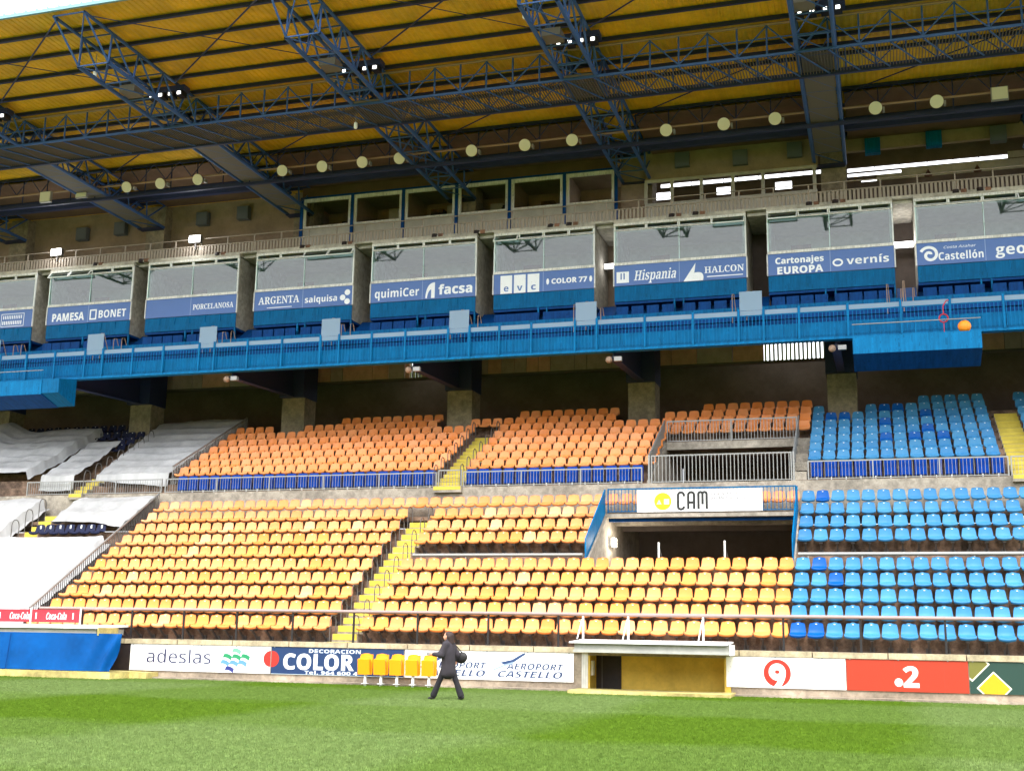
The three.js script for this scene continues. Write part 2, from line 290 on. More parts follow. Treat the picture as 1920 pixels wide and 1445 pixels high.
// upper tier steps and seats
{
  const t = thing('upper_terrace', 'grey concrete steps carrying the upper seat rows under the balcony', 'terrace', [-12, 6, -43]);
  for (let k = 0; k <= 8; k++) {
    const y = upY(k), zf = k === 0 ? -42.605 : upZ(k) - .17 + .724, zb = k === 8 ? -56 : upZ(k) - .17;
    for (const [a, b] of k <= 4 ? [[XL, TX0 - .162], [TX1 + .122, XR]] : [[XL, XR]]) mesh('step', box(a, b, k === 5 ? y - .3 : y - .46, y, k === 0 ? -43.14 : zb, zf), M.tread, t);
  }
  mesh('side_block', prismX(TX1 + .02, -2.46, [0, 1, 2, 3, 4].flatMap(k => [[upZ(k) - .17 + (k ? .724 : .46), upY(k) + .3], [upZ(k) - .17, upY(k) + .3]]).concat([[upZ(4) - .17, upY(0) - .3], [upZ(0) + .29, upY(0) - .3]])), M.concrete, t);
  const nearPier = x => PIER.some(p => Math.abs(p - x) < .78);
  const row8 = x => [[-22.8, -18.3], [-14.5, -10], [-6.9, -2.7]].some(([a, b]) => x > a && x < b);
  for (let k = 1; k <= 8; k++) for (let x = -2.46 - SP / 2; x > OX0; x -= SP) {
    if (k <= 6 && x > -16.0 && x < -15.0) continue;
    if (k <= 4 && x > TX0 - .15) continue;
    if (k >= 7 && nearPier(x)) continue;
    if (k === 8 && !row8(x)) continue;
    if (k === 7 && x > -25.9 && x < -25.0) continue;
    const m = R(); farOrange.push([x + (R() - .5) * .015, upY(k), upZ(k), m < .6 ? 0 : m < .85 ? 2 : 1]);
  }
  for (let k = 1; k <= 8; k++) for (let x = -2.46 + SP / 2, c = 0; x < 8; x += SP, c++) {
    if (k >= 7 && nearPier(x) || k === 8 && x < 1.6 || x > RX0 - .1 && x < RX1 || x > 5.8) continue;
    const deep = [[2, 13], [3, 5], [3, 7], [3, 9], [4, 8], [5, 5], [6, 1], [6, 2], [6, 8], [7, 5], [7, 6]].some(([a, b]) => a === k && b === c);
    seat('blue_stadium_chair', x, upY(k), upZ(k), deep ? seatBlue[2] : seatBlue[R() < .5 ? 0 : 1], `${deep ? 'deeper' : 'light'} blue plastic chair, ${ord[k]} row above walkway, ${nth(c + 1)} from orange block`, `blue seats in the ${ord[k]} upper row`, false);
  }
  // front row: folded dark blue seats on white feet
  const fold = mergeGeometries([box(-.2, .2, .12, .66, -.04, .02), box(-.17, .17, .66, .7, -.04, .015), box(-.18, .18, .14, .5, .024, .07)]), foot = box(-.02, .02, -.06, .12, .0, .05);
  const spans = [[-27.5, -16.1, 'from grey slope rail'], [-15.05, -8.2, 'from upper yellow stairs'], [-2.38, 4.0, 'from tunnel, below blue rows'], [5.05, 6.0, 'beyond far yellow stairs']];
  for (const [a, b, w] of spans) for (let x = a + .25; x < b; x += SP) {
    const s = thing('folded_stadium_chair', `dark blue folded chair behind walkway fence, ${nth(Math.round((x - a - .25) / SP) + 1)} counted ${w}`, 'chair', [x, upY(0), -42.92], 'folded blue seats along the walkway fence');
    const p = new THREE.Mesh(fold, seatDeep); p.name = 'folded_shell'; s.add(p); const q = new THREE.Mesh(foot, M.whiteMetal); q.name = 'foot'; s.add(q); finish(s);
  }
}
{ // the seats past the three hundred nearest
  const im = new THREE.InstancedMesh(seatGeo, std(0xffffff, { roughness: .42 }), farOrange.length), m4 = new THREE.Matrix4();
  farOrange.forEach(([x, y, z, v], i) => { m4.makeRotationY((R() - .5) * .03).setPosition(x, y, z); im.setMatrixAt(i, m4); im.setColorAt(i, seatOrange[v].color.clone().multiplyScalar(.93 + .12 * R())); });
  im.name = 'orange_seat_rows'; im.castShadow = im.receiveShadow = true; scene.add(im); meta(im, 'rows of orange plastic seats higher up the stand', 'seats', null, 'stuff');
}
// stairs
function stairs(name, label, x0, x1, rows, yOf, zOf, dz, dy, group) {
  const t = thing(name, label, 'stairs', [(x0 + x1) / 2, yOf(rows[rows.length - 1]), zOf(rows[rows.length - 1])], group);
  for (const r of rows) { const y = yOf(r), zf = zOf(r) - .17 + dz;
    for (const [zz, y0, y1] of [[zf, y - dy * .5, y + .004], [zf - dz * .5, y, y + dy * .5]]) {
      mesh('stair_block', box(x0 - .02, x1 + .02, y0 - .02, y1, zz - dz * .5 + .004, zz + .004), M.concrete, t);
      mesh('painted_tread', box(x0, x1, y0 + .075, y1 + .008, zz - dz * .5 + .03, zz + .012), M.yellowPaint, t); }
  }
  return t;
}
function hoop(x, y, z, len, h, label, group) {
  const t = thing('hand_hoop', label, 'handrail', [x, y, z], group);
  mesh('hoop_tube', tube([V(x, y, z + len / 2), V(x, y + h * .8, z + len / 2), V(x, y + h, z + len * .28), V(x, y + h, z - len * .28), V(x, y + h * .8, z - len / 2), V(x, y, z - len / 2)], .018, 6), M.galvDark, t);
}
stairs('yellow_stairs', 'yellow painted stairs climbing between two blocks of orange seats, lower tier', -16.5, -15.68, [10, 9, 8, 7, 6, 5, 4, 3, 2], lowY, lowZ, .765, .498);
stairs('yellow_stairs', 'yellow painted stairs climbing between orange seats above the walkway', -16.14, -15.06, [6, 5, 4, 3, 2, 1, 0], upY, upZ, .724, .397);
stairs('yellow_stairs', 'yellow painted stairs at the end of the upper blue seats', 4.15, 4.95, [0, 1, 2, 3, 4, 5, 6, 7].reverse(), upY, upZ, .724, .397);
stairs('yellow_stairs', 'yellow painted stairs at the end of the lower blue seats', 4.15, 4.95, [10, 9, 8, 7, 6, 5, 4, 3, 2], lowY, lowZ, .765, .498);
stairs('yellow_stairs', 'yellow painted stairs among white covers of the lower tier', -32.9, -32.3, [4, 3, 2, 1], lowY, lowZ, .765, .498);
stairs('yellow_stairs', 'yellow painted stairs between white covers above the walkway', -32.3, -31.7, [0, 1, 2, 3, 4, 5].reverse(), upY, upZ, .724, .397);
for (let r = 10; r >= 2; r--) { hoop(-15.68, lowY(r), lowZ(r) + .3, .42, .82, `grey hand hoop on lower yellow stairs, ${ord[11 - r]} row up, tunnel side`, 'hand hoops on the lower yellow stairs'); hoop(-16.5, lowY(r), lowZ(r) + .22, .42, .82, `grey hand hoop on lower yellow stairs, ${ord[11 - r]} row up, covers side`, 'hand hoops on the lower yellow stairs'); }
for (let k = 0; k <= 6; k++) { hoop(-15.1, upY(k), upZ(k) + .3, .4, .85, `grey hand hoop on upper yellow stairs, ${ord[k + 1]} row above walkway, tunnel side`, 'hand hoops on the upper yellow stairs'); hoop(-16.17, upY(k), upZ(k) + .25, .4, .85, `grey hand hoop on upper yellow stairs, ${ord[k + 1]} row above walkway, covers side`, 'hand hoops on the upper yellow stairs'); }
for (let r = 3; r >= 1; r--) hoop(-33.0, lowY(r), lowZ(r) + .3, .42, .95, `grey hand hoop beside lower white cover, ${ord[11 - r]} row up`, 'hand hoops among the white covers');
for (let k = 0; k <= 6; k++) hoop(-31.66, upY(k), upZ(k) + .3, .42, 1.0, `grey hand hoop beside upper white cover, ${ord[k + 1]} row above walkway`, 'hand hoops among the white covers');

// ---------------------------------------------------------------- fences and rails
function fence(name, label, x0, x1, y0, y1, z, mat, gap = .115, thick = .012, postGap = 2.2, top = .045) {
  const t = thing(name, label, 'fence', [(x0 + x1) / 2, y0, z]), g = [];
  mesh('top_rail', box(x0, x1, y1 - top, y1, z - .02, z + .02), mat, t); mesh('bottom_rail', box(x0, x1, y0 + .04, y0 + .07, z - .015, z + .015), mat, t);
  for (let x = x0 + gap; x < x1 - gap * .5; x += gap) g.push(box(x - thick / 2, x + thick / 2, y0 + .071, y1 - top - .001, z - thick / 2, z + thick / 2));
  if (g.length) mesh('bars', g, mat, t, 'stuff');
  const n = Math.max(1, Math.round((x1 - x0) / postGap)); for (let i = 0; i <= n; i++) { const x = x0 + .02 + (x1 - x0 - .04) * i / n; mesh('post', box(x - .022, x + .022, y0, y1 - top - .001, z - .024, z + .024), mat, t); }
  return t;
}
fence('walkway_fence', 'grey barred fence before folded seats, white covers to yellow steps', -27.9, -16.1, 6.9, 7.5, -42.66, M.galv);
fence('walkway_fence', 'grey barred gate across the foot of the upper yellow steps', -16.05, -15.1, 6.9, 7.58, -42.66, M.galv);
fence('walkway_fence', 'grey barred fence before folded seats, yellow steps to upper tunnel', -15.05, -8.22, 6.9, 7.5, -42.66, M.galv);
fence('walkway_fence', 'grey barred fence before folded seats under the light blue seats', -2.42, 4.06, 6.9, 7.58, -42.66, M.galv);
fence('walkway_fence', 'grey barred gate across the far upper yellow steps', 4.12, 8, 6.9, 7.58, -42.66, M.galv);
fence('walkway_fence', 'grey barred fence before the white covers above the walkway', -34.6, -28.05, 6.9, 7.5, -42.66, M.galv);
fence('tunnel_fence', 'tall grey barred fence across the upper tunnel mouth', TX0, TX1, 6.9, 7.92, -42.68, M.galv, .135, .026, 5);
fence('tunnel_fence', 'grey barred fence on top of the upper tunnel slab', TX0, TX1, 8.9, 9.75, -46.08, M.galv, .12, .02, 2.5);
fence('sponsor_fence', 'blue barred fence on top of the lower tunnel behind white sign', CX0, CX1, 5.72, 6.58, -41.33, M.blueMid, .125, .022, 3.2);
function slopeRail(name, label, x, p0, p1, h, mat, rail) {   // along the rake
  const t = thing(name, label, 'railing', [x, p0[1], p0[0]]), g = [], L = Math.hypot(p1[0] - p0[0], p1[1] - p0[1]), n = Math.round(L / .13);
  mesh('hand_rail', bar(V(x, p0[1] + h, p0[0]), V(x, p1[1] + h, p1[0]), .06, .05), rail, t);
  mesh('foot_rail', bar(V(x, p0[1] + .1, p0[0]), V(x, p1[1] + .1, p1[0]), .04, .04), mat, t);
  for (let i = 0; i <= n; i++) { const z = p0[0] + (p1[0] - p0[0]) * i / n, y = p0[1] + (p1[1] - p0[1]) * i / n; g.push(box(x - .011, x + .011, y + (i % 10 ? .12 : -.1), y + h - .03, z - .011, z + .011)); }
  mesh('bars', g, mat, t, 'stuff'); return t;
}
slopeRail('slope_railing', 'dark grey barred railing sloping along lower orange seats beside white cover', -27.98, [-35.2, lowY(10)], [-42.4, lowY(1) + .22], .95, M.galvDark, M.galv);
slopeRail('slope_railing', 'grey barred railing sloping along upper orange seats beside white cover', -27.95, [-43.2, upY(1) - .15], [-49.0, upY(8) + .1], .92, M.galv, M.galv);
{ // front rail
  const t = thing('front_rail', 'long pinkish metal rail on dark posts along the pitch wall', 'railing', [-9, 1.2, -34]);
  mesh('rail_tube', tube([V(-26.6, 2.13, -33.98), V(XR, 2.13, -33.98)], .052, 8), M.pinkRail, t);
  for (const x of [-24.95, -23.09, -21.2, -19.32, -17.4, -15.37, -13.31, -11.11, -9.0, -2.71, -.7, 1.43, 3.4, 5.4]) mesh('post', box(x - .028, x + .028, 1.2, 2.085, -34.02, -33.97), M.black, t);
  for (const x of [-8.27, -6.97, -4.87]) mesh('white_post', [box(x - .024, x + .024, 1.2, 2.085, -34.01, -33.95), bar(V(x - .015, 2.0, -33.93), V(x - .08, 1.45, -33.6), .026)], M.whiteMetal, t);
}

// ---------------------------------------------------------------- tunnels
{
  const t = thing('lower_tunnel', 'dark walled spectator tunnel opening in lower tier beneath white sponsor sign', 'tunnel', [-6, lowY(5), -40]);
  const y0 = lowY(5), yT = 5.56;
  mesh('slab', box(CX0 - .1, CX1 + .06, yT, 5.688, -42.6, -41.24), M.concrete, t);
  mesh('side_wall', prismX(CX0 - .16, CX0, [[-38.5, y0 - .2], [-38.5, y0 + .25], [-41.23, yT], [-47, yT], [-47, y0 - .2]]), M.concrete, t);
  mesh('side_wall', prismX(CX1, CX1 + .1, [[-38.5, y0 - .2], [-38.5, y0 + .25], [-41.23, yT], [-47, yT], [-47, y0 - .2]]), M.concrete, t);
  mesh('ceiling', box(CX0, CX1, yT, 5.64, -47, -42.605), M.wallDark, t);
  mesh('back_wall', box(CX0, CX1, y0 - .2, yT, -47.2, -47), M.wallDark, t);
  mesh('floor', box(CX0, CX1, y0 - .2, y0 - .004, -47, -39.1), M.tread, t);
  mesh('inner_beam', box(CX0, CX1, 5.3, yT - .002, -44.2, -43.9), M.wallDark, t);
  mesh('lintel_strip', box(CX0, CX1, 5.44, yT - .002, -41.6, -41.5), M.blueDeep, t);
  for (const [x, y] of [[-6.92, 4.5], [-4.82, 4.54]]) { const p = thing('metal_pole', x < -6 ? 'thin white pole in the tunnel mouth, nearer the wall lamp' : 'thin white pole in the tunnel mouth, nearer the blue seats', 'pole', [x, y0, -38.62], 'poles in the tunnel mouth'); mesh('pole_tube', tube([V(x, y0, -38.62), V(x, y, -38.62)], .032, 8), M.whiteMetal, p); mesh('brace', bar(V(x, y - .15, -38.66), V(x + .14, y0, -38.95), .02), M.galvDark, p); }
  for (const [x, s, w] of [[CX0 - .09, -1, 'orange'], [CX1 + .03, 1, 'blue']]) { 
    mesh('guard_sheet', prismX(x - .02, x + .02, [[-38.42, y0 + .2], [-38.42, y0 + .92], [-41.3, 6.56], [-41.3, yT + .15]]), M.blue, t); }
  const l = thing('wall_lamp', 'lit white lamp box on the wall inside the lower tunnel', 'lamp', [CX0 + .1, 4.7, -41.6]);
  mesh('lamp_body', box(CX0 + .005, CX0 + .1, 4.6, 4.86, -41.9, -41.5), M.galv, l);
  mesh('lamp_glass', box(CX0 + .102, CX0 + .2, 4.58, 4.88, -41.92, -41.48), std(S(255, 252, 240), { emissive: S(255, 250, 235), emissiveIntensity: 1.6 }), l);
  const pl = new THREE.PointLight(0xfff6e0, 1.2); pl.position.set(CX0 + .42, 4.73, -41.6); pl.shadow.radius = 4; pl.castShadow = true; scene.add(pl);
}
{
  const t = thing('upper_tunnel', 'dark tunnel opening with grey slab cut into the upper tier', 'tunnel', [-5.4, 6.9, -45]);
  mesh('slab', box(TX0, TX1, 8.6, 8.895, -46.6, -45.96), M.concrete, t);
  mesh('side_wall', prismX(TX0 - .16, TX0 - .01, [[-42.7, 6.4], [-42.7, 7.0], [-46, 8.9], [-50, 8.9], [-50, 6.4]]), M.concrete, t);
  mesh('side_wall', prismX(TX1 + .01, TX1 + .12, [[-42.7, 6.4], [-42.7, 7.0], [-46, 8.9], [-50, 8.9], [-50, 6.4]]), M.concrete, t);
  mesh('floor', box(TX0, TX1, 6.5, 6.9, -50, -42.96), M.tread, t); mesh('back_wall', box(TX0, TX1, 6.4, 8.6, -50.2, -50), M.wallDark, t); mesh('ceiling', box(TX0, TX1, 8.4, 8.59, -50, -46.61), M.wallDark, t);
  for (const [x, w] of [[TX0 - .08, 'orange'], [TX1 + .06, 'blue']]) { const p = thing('guard_railing', `grey mesh guard sloping along upper tunnel beside ${w} seats`, 'railing', [x, 7, -44]);
    const g = []; for (let z = -42.8; z > -46.1; z -= .1) { const f = (-42.7 - z) / 3.4; g.push(box(x - .012, x + .012, 7 + 1.9 * f, 7.9 + 1.86 * f, z - .016, z + .016)); }
    mesh('bars', g, M.galv, p, 'stuff'); mesh('hand_rail', bar(V(x, 7.92, -42.7), V(x, 9.77, -46.1), .05), M.galv, p); mesh('end_post', box(x - .03, x + .03, 6.91, 7.93, -42.72, -42.66), M.galv, p); mesh('infill', prismX(x + .014, x + .02, [[-42.72, 7.05], [-42.72, 7.85], [-46.08, 9.7], [-46.08, 8.92]]), M.galv, p); }
}
{ // rails of the access lane in row five
  const lane = [[-15.3, -9.38, 'orange seats and ending at the sponsor tunnel'], [-2.55, 9, 'blue seats']];
  for (const [a, b, w] of lane) { const t = thing('lane_rail', `thick pale pipe rail along the lane behind ${w}`, 'rail', [(a + b) / 2, lowY(5), -38.5]); mesh('pipe', tube([V(a, 4.1, -38.44), V(b, 4.1, -38.44)], .06, 8), M.galv, t); for (let x = a + .3; x < b; x += 1.6) mesh('stand', box(x - .02, x + .02, lowY(5), 4.05, -38.46, -38.42), M.galv, t); }
}
{ // sponsor sign on the tunnel
  const t = thing('sponsor_sign', 'white sign reading CAM with yellow disc on blue tunnel fence', 'sign', [-6, 5.72, -41.25]);
  mesh('board', box(-8.14, -3.86, 5.74, 6.5, -41.3, -41.262), M.white, t);
  mesh('print', sheet(-8.14, -3.86, 5.74, 6.5, -41.258), printed(4.28, .76, 240, (x, w, h) => {
    x.fillStyle = '#fbfbfb'; x.fillRect(0, 0, w, h); x.fillStyle = '#d6b400'; x.beginPath(); x.arc(.9, .4, .3, 0, 7); x.fill();
    x.fillStyle = '#a9b4bd'; x.beginPath(); x.moveTo(.68, .5); x.lineTo(.77, .33); x.lineTo(.86, .5); x.fill(); x.fillStyle = '#e9e6dc'; x.fillRect(.94, .32, .18, .18);
    x.strokeStyle = '#141414'; x.lineWidth = .085; x.lineCap = 'butt'; const st = (f) => { x.beginPath(); f(); x.stroke(); };
    st(() => { x.moveTo(1.63, .24); x.arc(1.53, .2, .1, 0, Math.PI, true); x.lineTo(1.43, .58); x.arc(1.53, .58, .1, Math.PI, 0, true); });
    st(() => { x.moveTo(1.78, .68); x.lineTo(1.78, .22); x.arc(1.88, .2, .1, Math.PI, 0); x.lineTo(1.98, .68); x.moveTo(1.78, .45); x.lineTo(1.98, .45); });
    st(() => { x.moveTo(2.13, .68); x.lineTo(2.13, .18); x.arc(2.2, .17, .07, Math.PI, 0); x.lineTo(2.27, .52); x.moveTo(2.27, .2); x.arc(2.34, .17, .07, Math.PI, 0); x.lineTo(2.41, .68); });
    fitText(x, 'Caja de Ahorros', 3.07, .16, 1.05, .13, 'italic bold $px sans-serif', '#3c3c40'); fitText(x, 'del Mediterráneo', 3.14, .31, 1.2, .13, 'italic bold $px sans-serif', '#3c3c40');
  }), t);
}

// ---------------------------------------------------------------- white covers and navy seats
function cover(name, label, fn, nu, nv, mat, su, sv) {
  const g = grid(nu, nv, fn, su, sv), m = mesh(name, clean(g), mat); meta(m, label, 'cover', 'white covers over the seats'); return m;
}
const cw = tileNoise(31, 16), cw2 = tileNoise(32, 50);
const ridge = n => 1 - Math.abs(2 * n - 1);
const drape = (x, z) => .03 * Math.pow(ridge(cw(x / 13 + z / 31, z / 17)), 6) + .018 * Math.pow(ridge(cw2(x / 22 - z / 40, z / 26)), 5) + .1 * (cw(x / 24, z / 24) - .5) + .04 * (cw2(x / 30, z / 18) - .5);
const slopeLow = z => 6.49 - (z + 42.05) * (.498 / .765), slopeUp = z => 8.11 - (z + 43.69) * (.397 / .724);
const sag = (z, z0, dz) => -.07 * Math.abs(Math.sin((z - z0) / dz * Math.PI));
cover('seat_cover', 'huge white sheet over the lowest covered seat rows', (u, v) => { const x = -46 + 17.9 * u, z = -34.95 - 4.65 * v; return V(x, slopeLow(z) + .05 + sag(z, lowZ(1), .765) + drape(x, z) - (v < .03 ? .5 : 0) - (u > .985 ? .3 : 0), z); }, 150, 60, M.tarp, 18, 5);
cover('seat_cover', 'small white sheet over covered rows beside the yellow steps and navy seats', (u, v) => { const zb = -42.45, x = -31.75 + 3.6 * u, zf = -41.0 + .8 * Math.pow(u, 1.5) + .25 * (1 - u), z = zf + (zb - zf) * v; return V(x, slopeLow(z) + .05 + sag(z, lowZ(1), .765) + drape(x, z), z); }, 50, 24, M.tarp, 3.6, 2);
cover('seat_cover', 'white sheet over the lower rows beyond the covered yellow steps', (u, v) => { const x = -46 + 12.8 * u, z = -39.6 - 2.85 * v; return V(x, slopeLow(z) + .06 + sag(z, lowZ(1), .765) + drape(x, z) - (u > .98 ? .4 : 0), z); }, 110, 40, M.tarp, 12.8, 3);
cover('seat_cover', 'large pale sheet over the upper rows beside the grey slope railing', (u, v) => { const xl = -31.5 - 1.0 * v, x = xl + (-28.05 - xl) * u, z = -42.95 - 6.2 * v; return V(x, slopeUp(z) + .04 + sag(z, upZ(1), .724) + drape(x, z) - (v < .02 ? .25 + .3 * u : 0), z); }, 70, 80, M.tarp, 3.5, 6);
cover('seat_cover', 'narrow white sheet over the upper rows between two aisles', (u, v) => { const x = -34.1 + 1.65 * u - .5 * v, z = -42.75 - 3.9 * v; return V(x, slopeUp(z) + .06 + sag(z, upZ(1), .724) + drape(x, z) - (v < .02 ? .5 : 0), z); }, 36, 60, M.tarp, 1.7, 4);
cover('seat_cover', 'far pale sheet with a raised peak over the upper rows', (u, v) => { const x = -46 + 10.9 * u, z = -43.4 - 5.0 * v; const pk = .55 * Math.exp(-(((x + 40.6) / .9) ** 2)) * v; return V(x, slopeUp(z) + .1 + pk + sag(z, upZ(1), .724) + 1.6 * drape(x, z) - (u > .985 ? .35 : 0), z); }, 90, 70, M.tarp, 11, 5);
{
  const spots = []; for (let i = 0; i < 7; i++) spots.push([-32.0 + i * .47, 3]); spots.push([-31.55, 2]);
  spots.forEach(([x, r]) => { const s = seat('navy_stadium_chair', x, lowY(r), lowZ(r) + .05, M.navy, r === 2 ? 'single navy chair above the short uncovered navy row' : `navy chair in short uncovered row between white sheets, ${nth(Math.round((x + 32) / .47) + 1)} from yellow stairs`, 'uncovered navy seats', false); const tagm = new THREE.Mesh(box(-.035, .035, .62, .74, -.005, .012), M.whiteMetal); tagm.name = 'seat_number_plate'; s.add(tagm); });
  for (const k of [7, 8]) for (let x = -40.6; x < -33.6; x += .52) seat('navy_stadium_chair', x, upY(k) + (k === 8 ? .2 : .05), upZ(k) - (k === 8 ? .6 : .2), M.navy, k === 7 ? `navy chair in first shaded row behind far pale sheet, ${nth(Math.round((x + 40.6) / .52) + 1)} from far pier` : `navy chair in last shaded row behind far pale sheet, ${nth(Math.round((x + 40.6) / .52) + 1)} from far pier`, 'navy seats in shade at the back', false);
  for (const k of [4, 5, 6, 7]) for (let x = -33.4; x < -32.4; x += .5) if (k > 4) seat('navy_stadium_chair', x, upY(k), upZ(k), M.navy, `navy chair ${x < -33 ? 'one place off' : 'right beside'} the upper covered aisle, ${ord[k]} row`, 'navy seats beside the covered aisle', false);
}

// ---------------------------------------------------------------- piers, concourse and balcony
for (const [i, x] of PIER.entries()) {
  const where = ['beyond the covered rows', 'between two pale upper sheets', 'behind the first upper orange seats', 'above the upper yellow steps', 'beside the upper tunnel', 'between orange and blue upper seats', 'beside the far yellow steps'][i];
  const t = thing('concrete_pier', `tall square concrete pier rising to the roof ${where}`, 'pier', [x, upY(7), -48.6], 'piers along the back of the stand');
  mesh('shaft', box(x - .56, x + .56, upY(6) - .1, 12.85, -49.3, -48.2), M.pier, t); mesh('upper_shaft', box(x - .5, x + .5, 12.851, 21.6, -49.29, -48.25), M.pier, t);
  const b = thing('balcony_bracket', `dark blue steel bracket under the balcony at the pier ${where}`, 'bracket', [x, 12, -48], 'brackets under the balcony');
  mesh('upper_flange', prismX(x - .17, x + .17, [[-42.72, 11.82], [-42.72, 11.87], [-48.2, 13.66], [-48.2, 13.61]]), M.trussDark, b);
  mesh('web', prismX(x - .03, x + .03, [[-42.75, 11.62], [-42.75, 11.82], [-48.2, 13.6], [-48.2, 11.86]]), M.trussDark, b);
  mesh('lower_flange', hexa([V(x - .15, 11.8, -48.2), V(x + .15, 11.8, -48.2), V(x + .15, 11.56, -42.7), V(x - .15, 11.56, -42.7), V(x - .15, 11.86, -48.2), V(x + .15, 11.86, -48.2), V(x + .15, 11.62, -42.7), V(x - .15, 11.62, -42.7)].map((p, k, a) => [a[3], a[2], a[1], a[0], a[7], a[6], a[5], a[4]][k])), M.trussDark, b);
  mesh('haunch', box(x - .6, x + .6, 11.78, 13.55, -49.32, -47.95), M.trussDark, b);
  const f = thing('bracket_floodlight', `pale floodlight pair under the balcony at the pier ${where}`, 'floodlight', [x, 11.5, -42.5], 'floodlights under the balcony edge');
  mesh('round_lamp', clean(new THREE.SphereGeometry(.13, 12, 8)).translate(x - .12, 11.5, -42.55), M.pipe, f); mesh('lamp_box', box(x + .08, x + .36, 11.44, 11.6, -42.66, -42.5), M.galv, f); mesh('arm', box(x - .15, x + .3, 11.6, 11.63, -42.62, -42.58), M.black, f);
}
{
  const t = thing('concourse_wall', 'dark rear concourse wall under the balcony with pinkish panel band', 'wall', [-15, 10, -50]);
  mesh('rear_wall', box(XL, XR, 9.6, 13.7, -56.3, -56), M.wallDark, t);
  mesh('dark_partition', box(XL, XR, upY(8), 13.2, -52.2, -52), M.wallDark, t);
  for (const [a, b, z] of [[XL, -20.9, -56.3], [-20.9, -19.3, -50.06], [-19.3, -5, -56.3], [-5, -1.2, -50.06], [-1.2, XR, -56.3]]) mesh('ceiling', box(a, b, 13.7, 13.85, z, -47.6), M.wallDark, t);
  const holes = [[-4.45, -1.86], [-20.35, -19.75]];
  for (let x = XL; x < XR;) { let w = [.55, .62, .8, 1.5, 1.1][Math.floor(R() * 5)], h = holes.find(([a, b]) => x >= a - .01 && x < b); if (h) { x = h[1]; continue; } const nx = holes.find(([a]) => x < a && x + w > a); if (nx) w = nx[0] - x; mesh('panel', box(x + .012, x + w - .012, 12.86, 13.7, -50.06 - R() * .02, -50), R() < .45 ? M.pinkPanel : M.pinkPanelGrey, t); x += w; }
  mesh('band_foot', box(XL, XR, 12.78, 12.855, -50.3, -49.97), M.wallDark, t);
  for (const [a, b] of holes) for (let x = a + .06; x < b; x += .17) mesh('louvre', box(x - .045, x + .045, 12.86, 13.7, -50.05, -50), M.whiteMetal, t);
}
{
  const ZF = -42.4, t = thing('balcony', 'long blue steel balcony in front of the hospitality boxes', 'balcony', [-15, 11.8, ZF]);
  mesh('lower_flange', box(XL, XR, 11.79, 11.87, ZF - .3, ZF + .03), M.blue, t);
  mesh('edge_web', box(XL, XR, 11.871, 12.0, ZF - .26, ZF - .06), M.blueMid, t);
  for (let x = XL; x < XR; x += 1.47) mesh('upstand_panel', box(x + .006, x + 1.464, 12.001, 12.455 + R() * .008, ZF - .14, ZF - .082 + R() * .006), M.blue, t);
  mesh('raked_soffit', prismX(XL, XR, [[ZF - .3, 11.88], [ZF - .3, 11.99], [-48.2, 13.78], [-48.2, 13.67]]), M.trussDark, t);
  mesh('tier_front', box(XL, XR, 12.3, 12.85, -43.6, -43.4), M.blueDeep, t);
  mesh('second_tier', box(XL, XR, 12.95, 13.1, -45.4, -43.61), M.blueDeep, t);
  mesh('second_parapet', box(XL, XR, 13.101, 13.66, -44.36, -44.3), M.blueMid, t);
  const g = []; for (let x = XL; x < XR; x += .128) g.push(box(x - .011, x + .011, 11.95, 12.82, ZF - .01, ZF + .012)); mesh('bars', g, M.blue, t, 'stuff');
  mesh('middle_rail', box(XL, XR, 12.8, 12.83, ZF - .02, ZF + .016), M.blue, t);
  const posts = [-45, -43.5, -42, -40.5, -39, -37.4, -36.4, -35.04, -33.59, -32.08, -31.2, -29.74, -28.27, -26.58, -25.88, -24.36, -22.81, -21.11, -20.3, -18.9, -17.48, -15.71, -14.84, -13.64, -12.38, -10.68, -9.85, -8.05, -6.28, -4.64, -3.76, -2.53, -.87, .9, 2.5, 4.2, 5.9, 7.6];
  posts.forEach((x, i) => { mesh('post', box(x - .035, x + .035, 11.871, 13.06, ZF + .013, ZF + .06), M.blue, t); if (i) mesh('frosted_strip', box(posts[i - 1] + .05, x - .05, 12.832, 13.0, ZF - .012, ZF + .004), M.frost, t); });
  for (const x of [-36.9, -31.64, -26.23, -20.7, -15.28, -10.26, -4.2]) mesh('frosted_screen', box(x - .4, x + .4, 13.01, 13.72, ZF - .012, ZF + .004), M.frost, t);
}
// camera platforms
for (const [a, b, w, k] of [[-.72, 3.36, 'beside the far boxes', 1], [-37, -33.2, 'above the covered rows', 0]]) {
  const t = thing('camera_platform', `bright blue camera platform hung on the balcony front ${w}`, 'platform', [(a + b) / 2, 10.9, -41.5]);
  mesh('front_panel', box(a, b, 10.96, 11.55, -41.24, -41.2), M.blue, t); mesh('side_panel', box(b - .04, b - .001, 10.96, 11.55, -42.36, -41.24), M.blue, t); mesh('side_panel', box(a + .001, a + .04, 10.96, 11.55, -42.36, -41.24), M.blue, t);
  mesh('belly', hexa([V(a, 10.95, -41.2), V(b, 10.95, -41.2), V(b, 10.6, -42.4), V(a, 10.6, -42.4), V(a, 10.99, -41.24), V(b, 10.99, -41.24), V(b, 10.7, -42.4), V(a, 10.7, -42.4)]), M.blueDeep, t);
  const g = [tube([V(a, 11.98, -41.22), V(b, 11.98, -41.22)], .018)]; mesh('guard_rail', g, M.galv, t); for (let i = 0; i <= 2; i++) { const x = a + .03 + (b - a - .06) * i / 2; mesh('guard_post', box(x - .015, x + .015, 11.55, 11.97, -41.235, -41.205), M.blue, t); }
}
